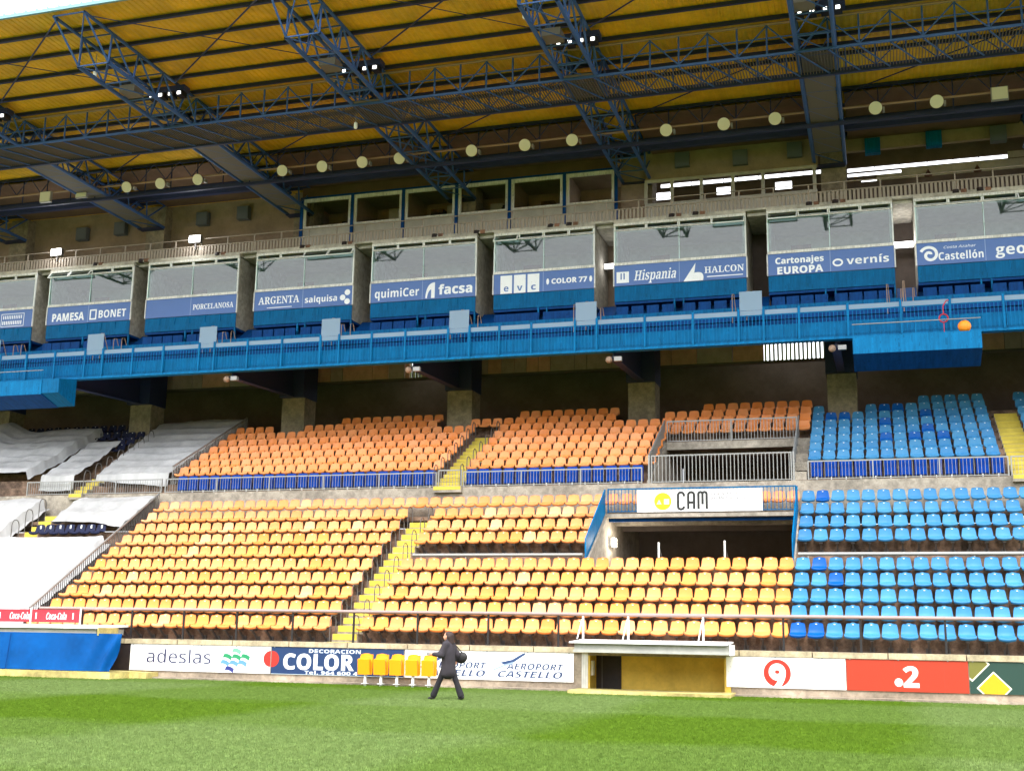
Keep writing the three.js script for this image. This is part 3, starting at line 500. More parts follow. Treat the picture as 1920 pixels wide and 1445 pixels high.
{ const t = thing('side_platform', 'blue panel bay with slanted end between balcony and camera platform', 'platform', [-32.8, 10.6, -41.6]); mesh('panel', prismX(-33.19, -32.36, [[-41.22, 11.0], [-41.22, 11.58], [-42.35, 11.78], [-42.35, 10.62]]), M.blueMid, t); }
{ const t = thing('orange_ball', 'round orange ball resting on the blue camera platform edge', 'ball', [2.86, 11.58, -41.3]); mesh('ball_skin', clean(new THREE.SphereGeometry(.21, 20, 14)).translate(2.86, 11.76, -41.42), M.orange, t); mesh('cup', clean(new THREE.CylinderGeometry(.1, .12, .06, 12)).translate(2.86, 11.56, -41.42), M.black, t); }
{ const t = thing('red_stand', 'thin red stand with a ring behind the camera platform rail', 'stand', [2.26, 11.98, -41.9]); const tor = clean(new THREE.TorusGeometry(.14, .025, 6, 18)); tor.translate(2.25, 12.2, -41.9); mesh('ring', tor, M.red, t); mesh('rod', tube([V(2.25, 12.34, -41.9), V(2.25, 12.62, -41.9), V(2.36, 12.8, -41.9), V(2.44, 12.82, -41.9)], .02), M.red, t); mesh('leg', tube([V(2.25, 12.06, -41.9), V(2.25, 11.0, -41.9)], .015), M.red, t); }

// ---------------------------------------------------------------- hospitality boxes
const wt = '#f1f3f6', SB = '#4c6fb0';
const signs = [
  (x, w, h) => { x.strokeStyle = wt; x.lineWidth = .03; x.strokeRect(w * .5 + .55, .16, 1.25, .6); x.fillStyle = wt; for (let i = 0; i < 11; i++) { x.fillRect(w * .5 + .64 + i * .1, .24, .05, .17); x.fillRect(w * .5 + .62 + i * .1, .5, .06, .18); } },
  (x, w, h) => { fitText(x, 'PAMESA', w * .25, .5, w * .4, .5, '900 $px sans-serif', wt); x.strokeStyle = wt; x.lineWidth = .07; x.strokeRect(w * .5 + .12, .26, .3, .42); fitText(x, 'BONET', w * .79, .47, w * .34, .5, 'bold $px sans-serif', wt); },
  (x, w, h) => { fitText(x, 'PORCELANOSA', w * .75, .46, w * .45, .34, 'bold $px serif', wt); },
  (x, w, h) => { fitText(x, 'ARGENTA', w * .25, .4, w * .43, .46, 'bold $px serif', wt); x.fillStyle = wt; x.fillRect(w * .13, .72, w * .26, .035); fitText(x, 'salquisa', w * .69, .48, w * .34, .4, 'bold $px sans-serif', wt); for (const [a, b] of [[.91, .5], [.957, .28], [.957, .68]]) { x.beginPath(); x.arc(w * a, b, .13, 0, 7); x.fill(); } },
  (x, w, h) => { fitText(x, 'quimiCer', w * .25, .46, w * .44, .5, 'bold $px sans-serif', wt); x.fillStyle = wt; x.beginPath(); x.moveTo(w * .53, .78); x.quadraticCurveTo(w * .535, .12, w * .62, .12); x.lineTo(w * .62, .8); x.lineTo(w * .585, .8); x.lineTo(w * .585, .42); x.quadraticCurveTo(w * .555, .46, w * .545, .8); x.fill(); fitText(x, 'facsa', w * .82, .46, w * .33, .56, '900 $px sans-serif', wt); },
  (x, w, h) => { x.fillStyle = wt; for (let i = 0; i < 3; i++) { x.fillRect(.26 + i * .58, .06, .5, .8); } for (let i = 0; i < 3; i++) fitText(x, 'evc'[i], .51 + i * .58, .6, .24, .38, 'bold $px sans-serif', SB); fitText(x, 'COLOR 77', w * .76, .44, w * .36, .3, '900 $px sans-serif', wt); x.fillStyle = wt; for (const a of [.545, .975]) { x.beginPath(); x.ellipse(w * a, .44, .06, .13, 0, 0, 7); x.fill(); } },
  (x, w, h) => { x.fillStyle = wt; x.fillRect(.06, .26, .5, .46); x.fillStyle = SB; x.fillRect(.22, .32, .05, .26); x.fillRect(.34, .32, .05, .26); fitText(x, 'Hispania', w * .31, .45, w * .33, .56, 'italic bold $px serif', wt); x.fillStyle = wt; x.beginPath(); x.moveTo(w * .53, .84); x.lineTo(w * .625, .1); x.lineTo(w * .615, .5); x.quadraticCurveTo(w * .7, .42, w * .68, .84); x.fill(); fitText(x, 'HALCON', w * .84, .42, w * .3, .36, 'bold $px serif', wt); x.fillRect(w * .71, .68, w * .27, .04); },
  (x, w, h) => { fitText(x, 'Cartonajes', w * .25, .27, w * .4, .34, '900 $px sans-serif', wt); fitText(x, 'EUROPA', w * .25, .66, w * .38, .4, '900 $px sans-serif', wt); x.strokeStyle = wt; x.lineWidth = .07; x.beginPath(); x.ellipse(w * .56, .5, .16, .12, 0, 0, 7); x.stroke(); fitText(x, 'vernís', w * .8, .45, w * .34, .42, 'bold $px sans-serif', wt); },
  (x, w, h) => { x.strokeStyle = wt; x.lineWidth = .11; x.beginPath(); for (let i = 0; i <= 60; i++) { const a = -.4 - i / 60 * 8.6, r = .05 + i / 60 * .28; x.lineTo(.42 + r * Math.cos(a), .46 + r * Math.sin(a)); } x.stroke(); fitText(x, 'Costa Azahar', w * .31, .2, w * .24, .14, 'italic $px sans-serif', wt); fitText(x, 'Castellón', w * .32, .54, w * .34, .42, 'bold $px sans-serif', wt); fitText(x, 'geotec', w * .78, .44, w * .42, .56, 'bold $px sans-serif', wt); },
];
const names = ['with small framed lettering on its sign', 'with sign reading PAMESA and BONET', 'with half blank sign reading PORCELANOSA', 'with sign reading ARGENTA and salquisa', 'with sign reading quimiCer and facsa', 'with white squared evc and COLOR 77 sign', 'with sign reading Hispania and HALCON', 'with sign reading Cartonajes EUROPA and vernís', 'with sign reading Castellón and geo'];
const boxes = [[-42.0, -37.45], [-36.63, -32.18], [-31.36, -26.78], [-25.89, -21.23], [-20.37, -15.68], [-14.89, -10.66], [-9.83, -4.63], [-3.8, .83], [1.63, 6.4]];
const ZB = -45.4, vents = { 1: [0, 1], 3: [2, 3], 5: [0], 6: [3], 7: [0], 8: [3] };
boxes.forEach(([a, b], i) => {
  const t = thing('hospitality_box', `glazed hospitality box ${names[i]}`, 'box', [(a + b) / 2, 13.9, ZB], 'hospitality boxes above the balcony'), mid = (a + b) / 2;
  const sp = mesh('sign_panel', box(a, b, 15.14, 15.99, ZB - .05, ZB), M.signBlue, t); origin.set(sp, origin.get(t));
  mesh('sign_print', sheet(a + .03, b - .03, 15.15, 15.98, ZB + .004), printed(b - a - .06, .83, 150, (x, w, h) => { x.fillStyle = SB; x.fillRect(0, 0, w, h); signs[i](x, w, h); x.fillStyle = '#8fa6cf'; x.fillRect(w * .5 - .012, 0, .024, h); }), sp);
  mesh('frame_rail', box(a - .02, b + .02, 15.99, 16.1, ZB - .06, ZB + .03), M.white, t);
  mesh('frame_post', box(a - .05, a - .001, 15.14, 16.1 - .111, ZB - .05, ZB + .02), M.white, t); mesh('frame_post', box(b + .001, b + .05, 15.14, 16.1 - .111, ZB - .05, ZB + .02), M.white, t);
  const pn = [[a + .03, mid - .01], [mid + .01, b - .03]];
  for (const [p, q] of pn) { const j1 = (R() - .5) * .016, j2 = (R() - .5) * .016, gl = mesh('glass_pane', quadGeo([[V(p, 16.1, ZB - .042), V(q, 16.1, ZB - .042), V(q, 17.42, ZB - .005 + j1), V(p, 17.42, ZB - .005 + j2)]]), M.glass, t); mesh('pane_edge', box(p - .015, p + .012, 16.1, 17.42, ZB - .05, ZB + .015), M.glassEdge, gl); }
  mesh('top_rail', box(a - .02, b + .02, 17.64, 17.74, ZB - .06, ZB + .04), M.white, t); mesh('vent_rail', box(a, b, 17.42, 17.48, ZB - .05, ZB + .02), M.white, t);
  mesh('corner_post', box(a - .02, a + .028, 16.101, 17.639, ZB - .06, ZB + .01), M.whiteMetal, t); mesh('corner_post', box(b - .028, b + .02, 16.101, 17.639, ZB - .06, ZB + .01), M.whiteMetal, t);
  for (let k = 0; k < 4; k++) { const p = a + (b - a) * k / 4 + .03, q = a + (b - a) * (k + 1) / 4 - .03, open = (vents[i] || []).includes(k), dz = open ? .26 : .0;
    const vn = mesh('vent_sash', [bar(V(p, 17.48 - dz * .5, ZB + dz), V(q, 17.48 - dz * .5, ZB + dz), .04), bar(V(p, 17.63, ZB + .02), V(p, 17.48 - dz * .5, ZB + dz + .001), .04), bar(V(q, 17.63, ZB + .02), V(q, 17.48 - dz * .5, ZB + dz + .001), .04)], M.whiteMetal, t);
    mesh('vent_pane', quadGeo([[V(p, 17.48 - dz * .5, ZB + dz - .004), V(q, 17.48 - dz * .5, ZB + dz - .004), V(q, 17.63, ZB), V(p, 17.63, ZB)]]), M.glass, vn); }
  mesh('side_wall', [box(a, a + .12, 14.5, 17.7, -48, ZB - .061)], M.boxSide, t); mesh('side_wall', box(b - .12, b, 14.5, 17.7, -48, ZB - .061), M.boxSide, t);
  mesh('floor', box(a + .12, b - .12, 15.0, 15.13, -48, ZB - .051), M.boxSide, t); mesh('rear_wall', box(a + .12, b - .12, 15.13, 17.7, -48.1, -47.95), M.wallPale, t);
  mesh('inner_ceiling', box(a + .12, b - .12, 17.45, 17.6, -47.94, ZB - .3), M.wallPale, t); mesh('inner_door', box(mid - 1.6, mid - .8, 15.13, 17.1, -47.949, -47.9), M.rust, t); mesh('wall_screen', box(mid + .5, mid + 1.5, 16.3, 16.9, -47.949, -47.88), M.black, t); mesh('counter', box(a + .3, mid, 15.13, 16.15, -46.9, -46.5), M.rust, t);
  mesh('roof_slab', box(a - .02, b + .02, 17.74, 17.84, -48, ZB + .02), M.boxSide, t);
  mesh('apron', box(a, b, 14.5, 15.12, ZB - .06, ZB - .01), M.blueMid, t);
  for (let k = 1; k < 6; k++) { const x = a + (b - a) * k / 6; mesh('apron_rib', box(x - .012, x + .012, 14.8, 15.12, ZB - .009, ZB + .02), M.blue, t); }
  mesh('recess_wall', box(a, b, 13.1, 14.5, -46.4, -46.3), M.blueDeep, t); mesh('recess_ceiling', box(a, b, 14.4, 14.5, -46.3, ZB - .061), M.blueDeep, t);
  mesh('recess_post', box(mid - .24, mid - .18, 13.1, 14.5, -45.5, ZB - .02), M.blue, t); mesh('recess_post', box(mid + .12, mid + .18, 13.1, 14.5, -45.5, ZB - .02), M.blueMid, t); mesh('recess_post', box(b - .06, b, 13.1, 14.5, -45.5, ZB - .02), M.blueMid, t);
  // terrace seats of the box, handrails of its steps
  for (let k = 0; k < 8; k++) { const x = a + .38 + (b - a - .76) * (k + (k > 3 ? .35 : 0)) / 7.35; const s = thing('terrace_chair', `dark blue terrace chair, ${nth(k + 1)} of eight before box ${names[i].replace('with sign reading', 'signed').replace('with half blank sign reading', 'signed').replace('with small framed lettering on its sign', 'with framed lettering').replace('with white squared evc and COLOR 77 sign', 'signed evc COLOR 77')}`, 'chair', [x, 13.1, -45.1], 'terrace seats before the boxes'); mesh('back', box(x - .235, x + .235, 13.5, 14.2, -45.2, -45.1), M.blueDeep, s); mesh('pan', box(x - .22, x + .22, 13.45, 13.55, -45.1, -44.7), M.blueDeep, s); mesh('pedestal', box(x - .05, x + .05, 13.1, 13.45, -45, -44.85), M.black, s); }
  const hr = thing('terrace_handrail', `thin beige handrails beside the box ${names[i]}`, 'handrail', [b + .4, 12, -44], 'handrails of the terrace steps');
  for (const [dx, dz] of [[.14, -44.2], [.55, -44.2], [.2, -43.2], [-.35, -43.5]]) mesh('rail', tube([V(b + dx, 12.85, dz), V(b + dx, 13.95, dz), V(b + dx + .05, 14.0, dz - .12), V(b + dx + .1, 13.1, dz - .5)], .018, 5), M.pipe, hr);
});
// gaps between boxes: rear wall, balcony stairs
{
  const t = thing('box_gap_walls', 'dark recessed walls and blue ramps in the gaps between boxes', 'wall', [-15, 12, -48]);
  for (let i = 0; i < boxes.length - 1; i++) { const a = boxes[i][1] + .052, b = boxes[i + 1][0] - .052; mesh('rear_panel', box(a - .5, b + .5, 13.8, 17.84, -48.19, -48.12), i > 5 ? M.wallDark : M.wallBrown, t); mesh('gap_roof', box(a + .001, b - .001, 17.7, 17.83, -48, ZB - .3), M.boxSide, t); mesh('ramp', hexa([V(a, 12, -43.4), V(b, 12, -43.4), V(b, 14.0, -46.4), V(a, 14.0, -46.4), V(a, 12.25, -43.4), V(b, 12.25, -43.4), V(b, 14.6, -46.4), V(a, 14.6, -46.4)]), M.blueDeep, t);
    if (i === 7 || i === 5) { const l = thing('strip_lamp', i === 7 ? 'bright white strip lamp in gap beside the Castellón box' : 'dim white strip lamp in gap beside the Hispania box', 'lamp', [(a + b) / 2, 16.5, -47]); const k = i === 7 ? 1.5 : .35; mesh('tube_cover', box(a, b - .16, 16.42, 16.62, -47.1, -47), std(0xffffff, { emissive: S(255, 255, 255), emissiveIntensity: k }), l); mesh('short_cover', box(b - .13, b - .003, 16.42, 16.62, -47.1, -47), std(0xffffff, { emissive: S(255, 255, 255), emissiveIntensity: k }), l); mesh('backing', box(a, b, 16.4, 16.64, -47.14, -47.101), M.galv, l);
      const pl = new THREE.PointLight(0xffffff, k * .5); pl.position.set((a + b) / 2, 16.52, -46.8); pl.castShadow = true; pl.shadow.radius = 6; scene.add(pl); } }
}
// ---------------------------------------------------------------- gallery above the boxes
{
  const t = thing('gallery_railing', 'long grey brown barred railing on top of the boxes', 'railing', [-15, 17.8, ZB]), g = [];
  mesh('kerb', box(XL, XR, 17.845, 17.93, ZB - .3, ZB - .02), M.boxSide, t); mesh('mid_rail', box(XL, XR, 18.36, 18.4, ZB - .12, ZB - .07), M.brownBar, t); mesh('top_rail', tube([V(XL, 18.72, ZB - .1), V(XR, 18.72, ZB - .1)], .022), M.brownBar, t);
  for (let x = XL; x < XR; x += .155) g.push(box(x - .045, x + .045, 17.93, 18.36, ZB - .11, ZB - .09)); mesh('bars', g, M.brownBar, t, 'stuff');
  for (let x = XL + .6; x < XR; x += 1.33) mesh('post', box(x - .025, x + .025, 17.93, 18.7, ZB - .13, ZB - .085), M.brownBar, t);
  mesh('gallery_floor', box(XL, XR, 17.841, 17.9, -48.2, ZB - .31), M.boxSide, t);
}
[[-36.4, 18.46], [-29.05, 18.5]].forEach(([x, y], i) => {
  const l = thing('gallery_floodlight', i ? 'lit rectangular floodlight on gallery railing above the PORCELANOSA box' : 'lit rectangular floodlight on gallery railing above the PAMESA box', 'floodlight', [x, 18.3, -45.3], 'lit floodlights on the gallery railing');
  mesh('housing', box(x - .3, x + .3, y, y + .36, -45.46, -45.3), M.galvDark, l); mesh('lens', box(x - .27, x + .27, y + .03, y + .33, -45.299, -45.28), std(0xffffff, { emissive: S(255, 255, 250), emissiveIntensity: 1.6 }), l); mesh('yoke', box(x - .03, x + .03, 18.2, y, -45.44, -45.38), M.galvDark, l);
  const pl = new THREE.PointLight(0xffffff, 1.5); pl.position.set(x, y + .18, -45.0); pl.castShadow = true; pl.shadow.radius = 8; scene.add(pl);
});
const p_ = { [-21.65]: 1, [-15.63]: 1, [-11.65]: 1, [-6.49]: 1, [-1.14]: 1, 4.05: 1, [-27.83]: 1 };
for (const [x, i] of [[-34.2, 0], [-31.78, 1], [-27.83, 2], [-23.66, 3], [-21.65, 3], [-17.5, 4], [-15.63, 4], [-12.43, 5], [-11.65, 5], [-7.43, 6], [-6.49, 6], [-2.12, 7], [-1.14, 7], [3.2, 8], [4.05, 8]]) {
  const p = thing('air_unit', `${p_[x] ? 'second' : 'first'} rusty air unit on roof of box ${names[Math.min(8, Math.max(1, i + (i < 2 ? 1 : 0)))].replace('with sign reading', 'signed').replace('with half blank sign reading', 'signed').replace('with white squared evc and COLOR 77 sign', 'signed evc COLOR 77')}`, 'air unit', [x, 17.84, ZB + .05], 'rusty units on the box roofs');
  mesh('casing', box(x + .1, x + .3, 17.842, 17.99, ZB - .12, ZB - .01), M.rust, p); const c = clean(new THREE.CylinderGeometry(.12, .14, .15, 12)); c.translate(x - .08, 17.915, ZB - .08); mesh('drum', c, M.door, p);
}
{ // press boxes
  const t = thing('press_box', 'press box with six white framed windows between blue posts', 'press box', [-17.5, 17.9, -47.6]), X = [-24.95, -22.42, -19.93, -17.4, -14.95, -12.48, -10.22], Z = -47.6;
  mesh('sill_wall', box(X[0], X[6], 17.9, 19.56, Z - .12, Z), M.wallPale, t); mesh('head_beam', box(X[0], X[6], 21.05, 21.5, Z - .15, Z + .04), M.soffit, t); mesh('head_trim', box(X[0] - .07, X[6] + .07, 20.97, 21.049, Z - .15, Z + .06), M.blueDeep, t);
  mesh('room_rear', box(X[0], X[6], 17.9, 21.7, -50.5, -50.3), M.wallBrown, t); mesh('room_ceiling', box(X[0], X[6], 21.2, 21.3, -50.3, Z - .16), M.wallBrown, t); mesh('room_floor', box(X[0], X[6], 18.2, 18.3, -50.3, Z - .13), M.wallDark, t);
  X.forEach((x, i) => { mesh('blue_post', box(x - .07, x + .07, 17.9, 20.968, Z + .005, Z + .09), M.blueDeep, t); if (i === 6) return; const a = x + .07, b = X[i + 1] - .07;
    const f = mesh('window_frame', [box(a, b, 20.8, 20.965, Z - .06, Z + .03), box(a, b, 19.561, 19.64, Z - .06, Z + .03), box(a, a + .13, 19.641, 20.799, Z - .06, Z + .03), box(b - .13, b, 19.641, 20.799, Z - .06, Z + .03)], M.white, t);
    mesh('pane', quadGeo([[V(a + .13, 19.64, Z - .03), V(b - .13, 19.64, Z - .03), V(b - .13, 20.8, Z - .03), V(a + .13, 20.8, Z - .03)]]), M.windowGlass, f);
    mesh('partition', box(x - .04, x + .04, 18.3, 21.2, -50.3, Z - .13), M.wallBrown, t); });
  for (const [x, y, m] of [[-23.6, 19.9, M.black], [-22.9, 20.0, M.wallPale], [-21.2, 20.3, M.wallPale], [-18.3, 20.2, M.wallPale], [-19.1, 20.1, M.black], [-16.2, 20.1, M.wallPale], [-13.8, 20.0, M.rust], [-15.7, 20.0, M.black]]) { const c = thing('press_cabinet', `dim cabinet inside the press box, ${nth(1 + [-23.6, -22.9, -21.2, -19.1, -18.3, -16.2, -15.7, -13.8].indexOf(x))} from its covered rows end`, 'cabinet', [x, 18.3, -49.8], 'cabinets in the press box'); mesh('carcass', box(x - .3, x + .3, 18.3, y + .6, -50.1, -49.6), m, c); mesh('door', box(x - .27, x + .27, 18.4, y + .5, -49.599, -49.57), m, c); }
}
{ // rear upper walls
  const t = thing('rear_upper_wall', 'brown rear wall of the gallery with bright slit openings', 'wall', [-15, 17.9, -49]);
  mesh('wall_bay', box(XL, -25.1, 17.9, 21.75, -49.0, -48.85), M.wallBrown, t);
  mesh('wall_end', box(-10.1, -9.0, 17.9, 21.75, -48.2, -48.0), M.wallBrown, t);
  // window screen with five openings
  const fx = [-8.95, -7.85, -6.62, -5.32, -4.1, -2.05]; mesh('screen_head', box(-9, -1.95, 20.22, 20.34, -47.7, -47.6), M.wallPale, t); mesh('screen_sill', box(-9, -1.95, 17.9, 19.3, -47.7, -47.6), M.wallPale, t);
  fx.forEach(x => mesh('screen_post', box(x - .07, x + .07, 19.301, 20.219, -47.68, -47.6), M.wallPale, t));
  mesh('upper_band', box(-8.99, -1.9, 20.341, 21.75, -47.9, -47.7), M.wallBrown, t); mesh('upper_band', box(-.8, XR, 21.0, 21.75, -48.4, -48.2), M.wallBrown, t);
  // rear wall at z -50 with openings to the sky
  const Z0 = -50.15, Z1 = -50, seg = (a, b, c, d, m = M.wallDark) => mesh('rear_panel', box(a, b, c, d, Z0, Z1), m, t);
  seg(-9.2, 8, 17.9, 20.32); seg(-9.2, -1.4, 20.7, 20.87); seg(-9.2, 8, 21.08, 21.75);
  let px = -9.2; for (const [a, b] of [[-8.95, -8.3], [-6.3, -5.7], [-3.8, -3.1]]) { seg(px, a, 20.32, 20.7); px = b; } seg(px, -1.4, 20.32, 20.7); seg(-1.4, -.8, 20.32, 21.08); seg(-9.2, -8.75, 20.87, 21.08);
  seg(-.8, -.25, 20.32, 20.42); seg(.37, 8, 20.32, 20.59, M.wallPale); seg(-.8, .37, 20.42, 20.59); seg(1.36, 8, 20.59, 20.76, M.wallPale); seg(-.8, 8, 20.761, 20.8); seg(5.5, 8, 20.8, 21.08, M.wallPale); mesh('rear_strip', box(-.8, 5.5, 21.0, 21.08, Z0, Z1), M.wallDark, t);
  mesh('rear_end', box(8, XR, 17.9, 21.75, Z0, Z1), M.wallBrown, t);
  for (const x of [-8.2, -7.4, -6.9, -6, -5.4, -4.5, -3.5, -2.6, .3, 1.3, 2.4, 3.4, 4.4]) mesh('slit_bar', box(x - .015, x + .015, 20.87, 21.08, Z1 - .1, Z1 - .05), M.black, t);
}
for (const [x, y, z, m, w] of [[-37.6, 20.7, -48.5, M.greyBox, 'grey'], [-35.4, 20.8, -48.5, M.greyBox, 'grey'], [-30.8, 20.9, -48.5, M.greyBox, 'grey'], [-28.6, 21.0, -48.5, M.greyBox, 'grey'], [-7.4, 21.1, -47.5, M.greyBox, 'grey'], [-5.0, 20.95, -47.5, M.greyBox, 'grey'], [-2.8, 21.05, -47.5, M.greyBox, 'grey'], [.25, 21.1, -48, M.blueMid, 'blue'], [2.6, 21.15, -48, M.blueMid, 'blue'], [5.0, 21.1, -48, M.greyBox, 'grey']]) {
  const s = thing('wall_cabinet', x < -20 ? `grey square cabinet high on brown gallery wall, ${nth([-28.6, -30.8, -35.4, -37.6].indexOf(x) + 1)} from press box` : w === 'blue' ? `blue square cabinet above the long bright slit, ${x < 1 ? 'beside the pier' : 'above its middle'}` : x < 0 ? `grey square cabinet above five gallery openings, ${nth([-7.4, -5, -2.8].indexOf(x) + 1)} from press box` : 'grey square cabinet beside the last roof truss', 'cabinet', [x, y, z], 'cabinets high on the gallery wall');
  mesh('housing', box(x - .3, x + .3, y - .32, y + .32, z - .3, z), m, s); mesh('front', box(x - .26, x + .26, y - .28, y + .28, z + .001, z + .02), m, s); mesh('mount', box(x - .05, x + .05, y - .1, y + .1, z - .5, z - .301), M.galvDark, s);
}
for (const x of [2.4, 4.3]) { const s = thing('wall_cone', x < 3 ? 'small orange cone lamp on pale rear gallery wall, nearer slit' : 'small orange cone lamp on pale rear gallery wall, nearer truss', 'lamp', [x, 20.3, -49.8], 'cone lamps on the gallery wall'); const c = clean(new THREE.ConeGeometry(.16, .28, 12)); c.translate(x, 20.42, -49.8); mesh('cone_shade', c, M.rust, s); mesh('arm', box(x - .02, x + .02, 20.5, 20.55, -50, -49.8), M.black, s); }

// ---------------------------------------------------------------- roof
const RY = 21.78, ZR = -30.88, ZRB = -50.6;
{
  const t = thing('stand_roof', 'flat yellow corrugated roof carried by blue trusses over the stand', 'roof', [-17, RY, -40]), P = [];
  const x0 = -56, x1 = 20, per = .22; for (let x = x0; x < x1; x += per) P.push([x, 0], [x + per * .36, 0], [x + per * .5, .02], [x + per * .86, .02]);
  const tones = [M.deck, M.deck.clone(), M.deck.clone()]; tones[1].color.multiplyScalar(.94); tones[2].color = S(230, 186, 22); let q = [], q2 = [], n = 0;
  for (let i = 0; i < P.length - 1; i++) { const [a, h] = P[i], [b, k] = P[i + 1]; q.push([V(a, RY + h, ZR), V(a, RY + h, ZRB), V(b, RY + k, ZRB), V(b, RY + k, ZR)]); q2.push([V(a, RY + h + .03, ZR), V(b, RY + k + .03, ZR), V(b, RY + k + .03, ZRB), V(a, RY + h + .03, ZRB)]);
    if (i % 20 === 19 || i === P.length - 2) { mesh('roof_sheet', quadGeo(q), tones[Math.floor(R() * 3)], t); q = []; n++; } }
  mesh('deck_topside', quadGeo(q2), M.deckTop, t);
  mesh('front_gutter', box(x0, x1, RY - .1, RY + .02, ZR + .002, ZR + .1), M.teal, t);
  const g = []; for (let x = x0; x < x1; x += per * 2) g.push(box(x, x + .05, RY + .021, RY + .11, ZR - .02, ZR + .06)); mesh('sheet_ends', g, M.teal, t, 'stuff');
  for (const z of [-32.18, -33.55, -34.9, -36.3, -37.6, -39.35, -40.8, -42.25, -43.7, -45.2, -46.7, -48.0]) mesh('purlin', [box(x0, x1, RY - .13, RY - .005, z - .025, z + .025), box(x0, x1, RY - .142, RY - .131, z - .055, z + .055)], M.trussDark, t);
  for (let i = 0; i < PIER.length; i++) { const a = PIER[i] + .62, b = (PIER[i + 1] ?? PIER[i] + 8) - .62; mesh('brace_rod', [tube([V(b, RY - .26, ZR - .2), V(a, RY - .26, -36.3)], .03), tube([V(a, RY - .3, ZR - .2), V(b, RY - .3, -36.3)], .018), tube([V(b, RY - .26, -39.4), V(a, RY - .26, -43.7)], .03)], M.trussDark, t); }
}
for (const [i, px] of PIER.entries()) {
  const where = ['beyond the covered rows', 'over the pale covers', 'over the first orange seats', 'over the yellow steps', 'over the sponsor tunnel', 'between orange and blue blocks', 'over the blue seats'][i];
  const x = px - .12, t = thing('roof_truss', `blue steel lattice truss under yellow roof ${where}`, 'truss', [x, 21, -40], 'roof trusses'), W = .6, YT = RY - .17, YB = 20.5;
  const zb = -32.5, zt = -31.02, n = 11, zEnd = -48.2, top = [], bot = []; for (let k = 0; k <= n; k++) { top.push(zt + (zEnd - zt) * k / n); bot.push(Math.max(zEnd, zb + (zEnd - zb) * k / n)); }
  for (const s of [-1, 1]) {
    mesh('top_chord', tube([V(x + s * W, YT, zt), V(x + s * W, YT, zEnd)], .06, 8), M.truss, t); mesh('bottom_chord', tube([V(x + s * W, YB, zb), V(x + s * W, YB, zEnd)], .075, 8), M.truss, t);
    const g = []; for (let k = 0; k < n; k++) { g.push(tube([V(x + s * W, YT, top[k]), V(x + s * W, YB, bot[k])], .04, 6), tube([V(x + s * W, YB, bot[k]), V(x + s * W, YT, top[k + 1])], .04, 6)); }
    g.forEach(q => mesh('web_member', q, M.truss, t));
  }
  const lace = []; for (let k = 0; k < n; k++) { lace.push(tube([V(x - W, YB, bot[k]), V(x + W, YB, bot[k])], .03, 5), tube([V(x - W, YB, bot[k]), V(x + W, YB, bot[k + 1])], .025, 5), tube([V(x - W, YT, top[k]), V(x + W, YT, top[k])], .03, 5), tube([V(x - W, YB, bot[k]), V(x + W, YT, top[k])], .025, 5)); }
  mesh('lacing', lace, M.truss, t, 'stuff');
  mesh('bearing', box(x - W, x + W, YB - .12, YB - .08, -48.24, -47.8), M.trussDark, t);
  if (i === 2 || i === 5 || i === 1) mesh('access_deck', box(x - W + .09, x + W - .09, YB - .02, YB + .02, -46.8, -38), M.grating, t);
  else mesh('access_deck', box(x - W + .09, x + W - .09, YB - .02, YB + .02, -39.6, -37.6), M.grating, t);
  mesh('front_plate', box(x - W + .1, x + W * .2, YB + .04, YB + .3, -35.3, -34.7), M.grating, t);
  const f = thing('truss_glow_cluster', `cluster of small glowing white faces hung from roof truss ${where}`, 'floodlight', [x + .3, 21.1, -36.6], 'glowing face clusters on the trusses');
  mesh('cradle', box(x - .6, x + 1.0, 21.3, 21.5, -36.9, -36.5), M.trussDark, f);
  for (let k = 0; k < 4; k++) { const fx = x - .42 + k * .4; mesh('glow_can', box(fx - .13, fx + .13, 21.1, 21.3, -36.85, -36.52), M.black, f); mesh('glow_face', box(fx - .05 - .02 * (k % 2), fx + .06, 21.14, 21.25, -36.519, -36.5), std(0xffffff, { emissive: S(255, 255, 250), emissiveIntensity: 1.2 }), f); }  // glowing faces added for white spots under the roof, no light attached
  if (i >= 2 && i <= 4) { const h = thing('hanging_microphone', `small pale microphone hung on a cable below roof truss ${where}`, 'microphone', [x, 20, -34], 'microphones hung under the roof'); const hx = x - .75, hz = i === 3 ? -38.4 : -33.6, hy = i === 3 ? 19.95 : 20.75; mesh('cable', tube([V(hx, RY - .25, hz), V(hx, hy + .1, hz)], .012, 5), M.galv, h); const c = clean(new THREE.CapsuleGeometry(.07, .14, 4, 10)); c.translate(hx, hy, hz); mesh('capsule', c, M.lampFace, h); }
}
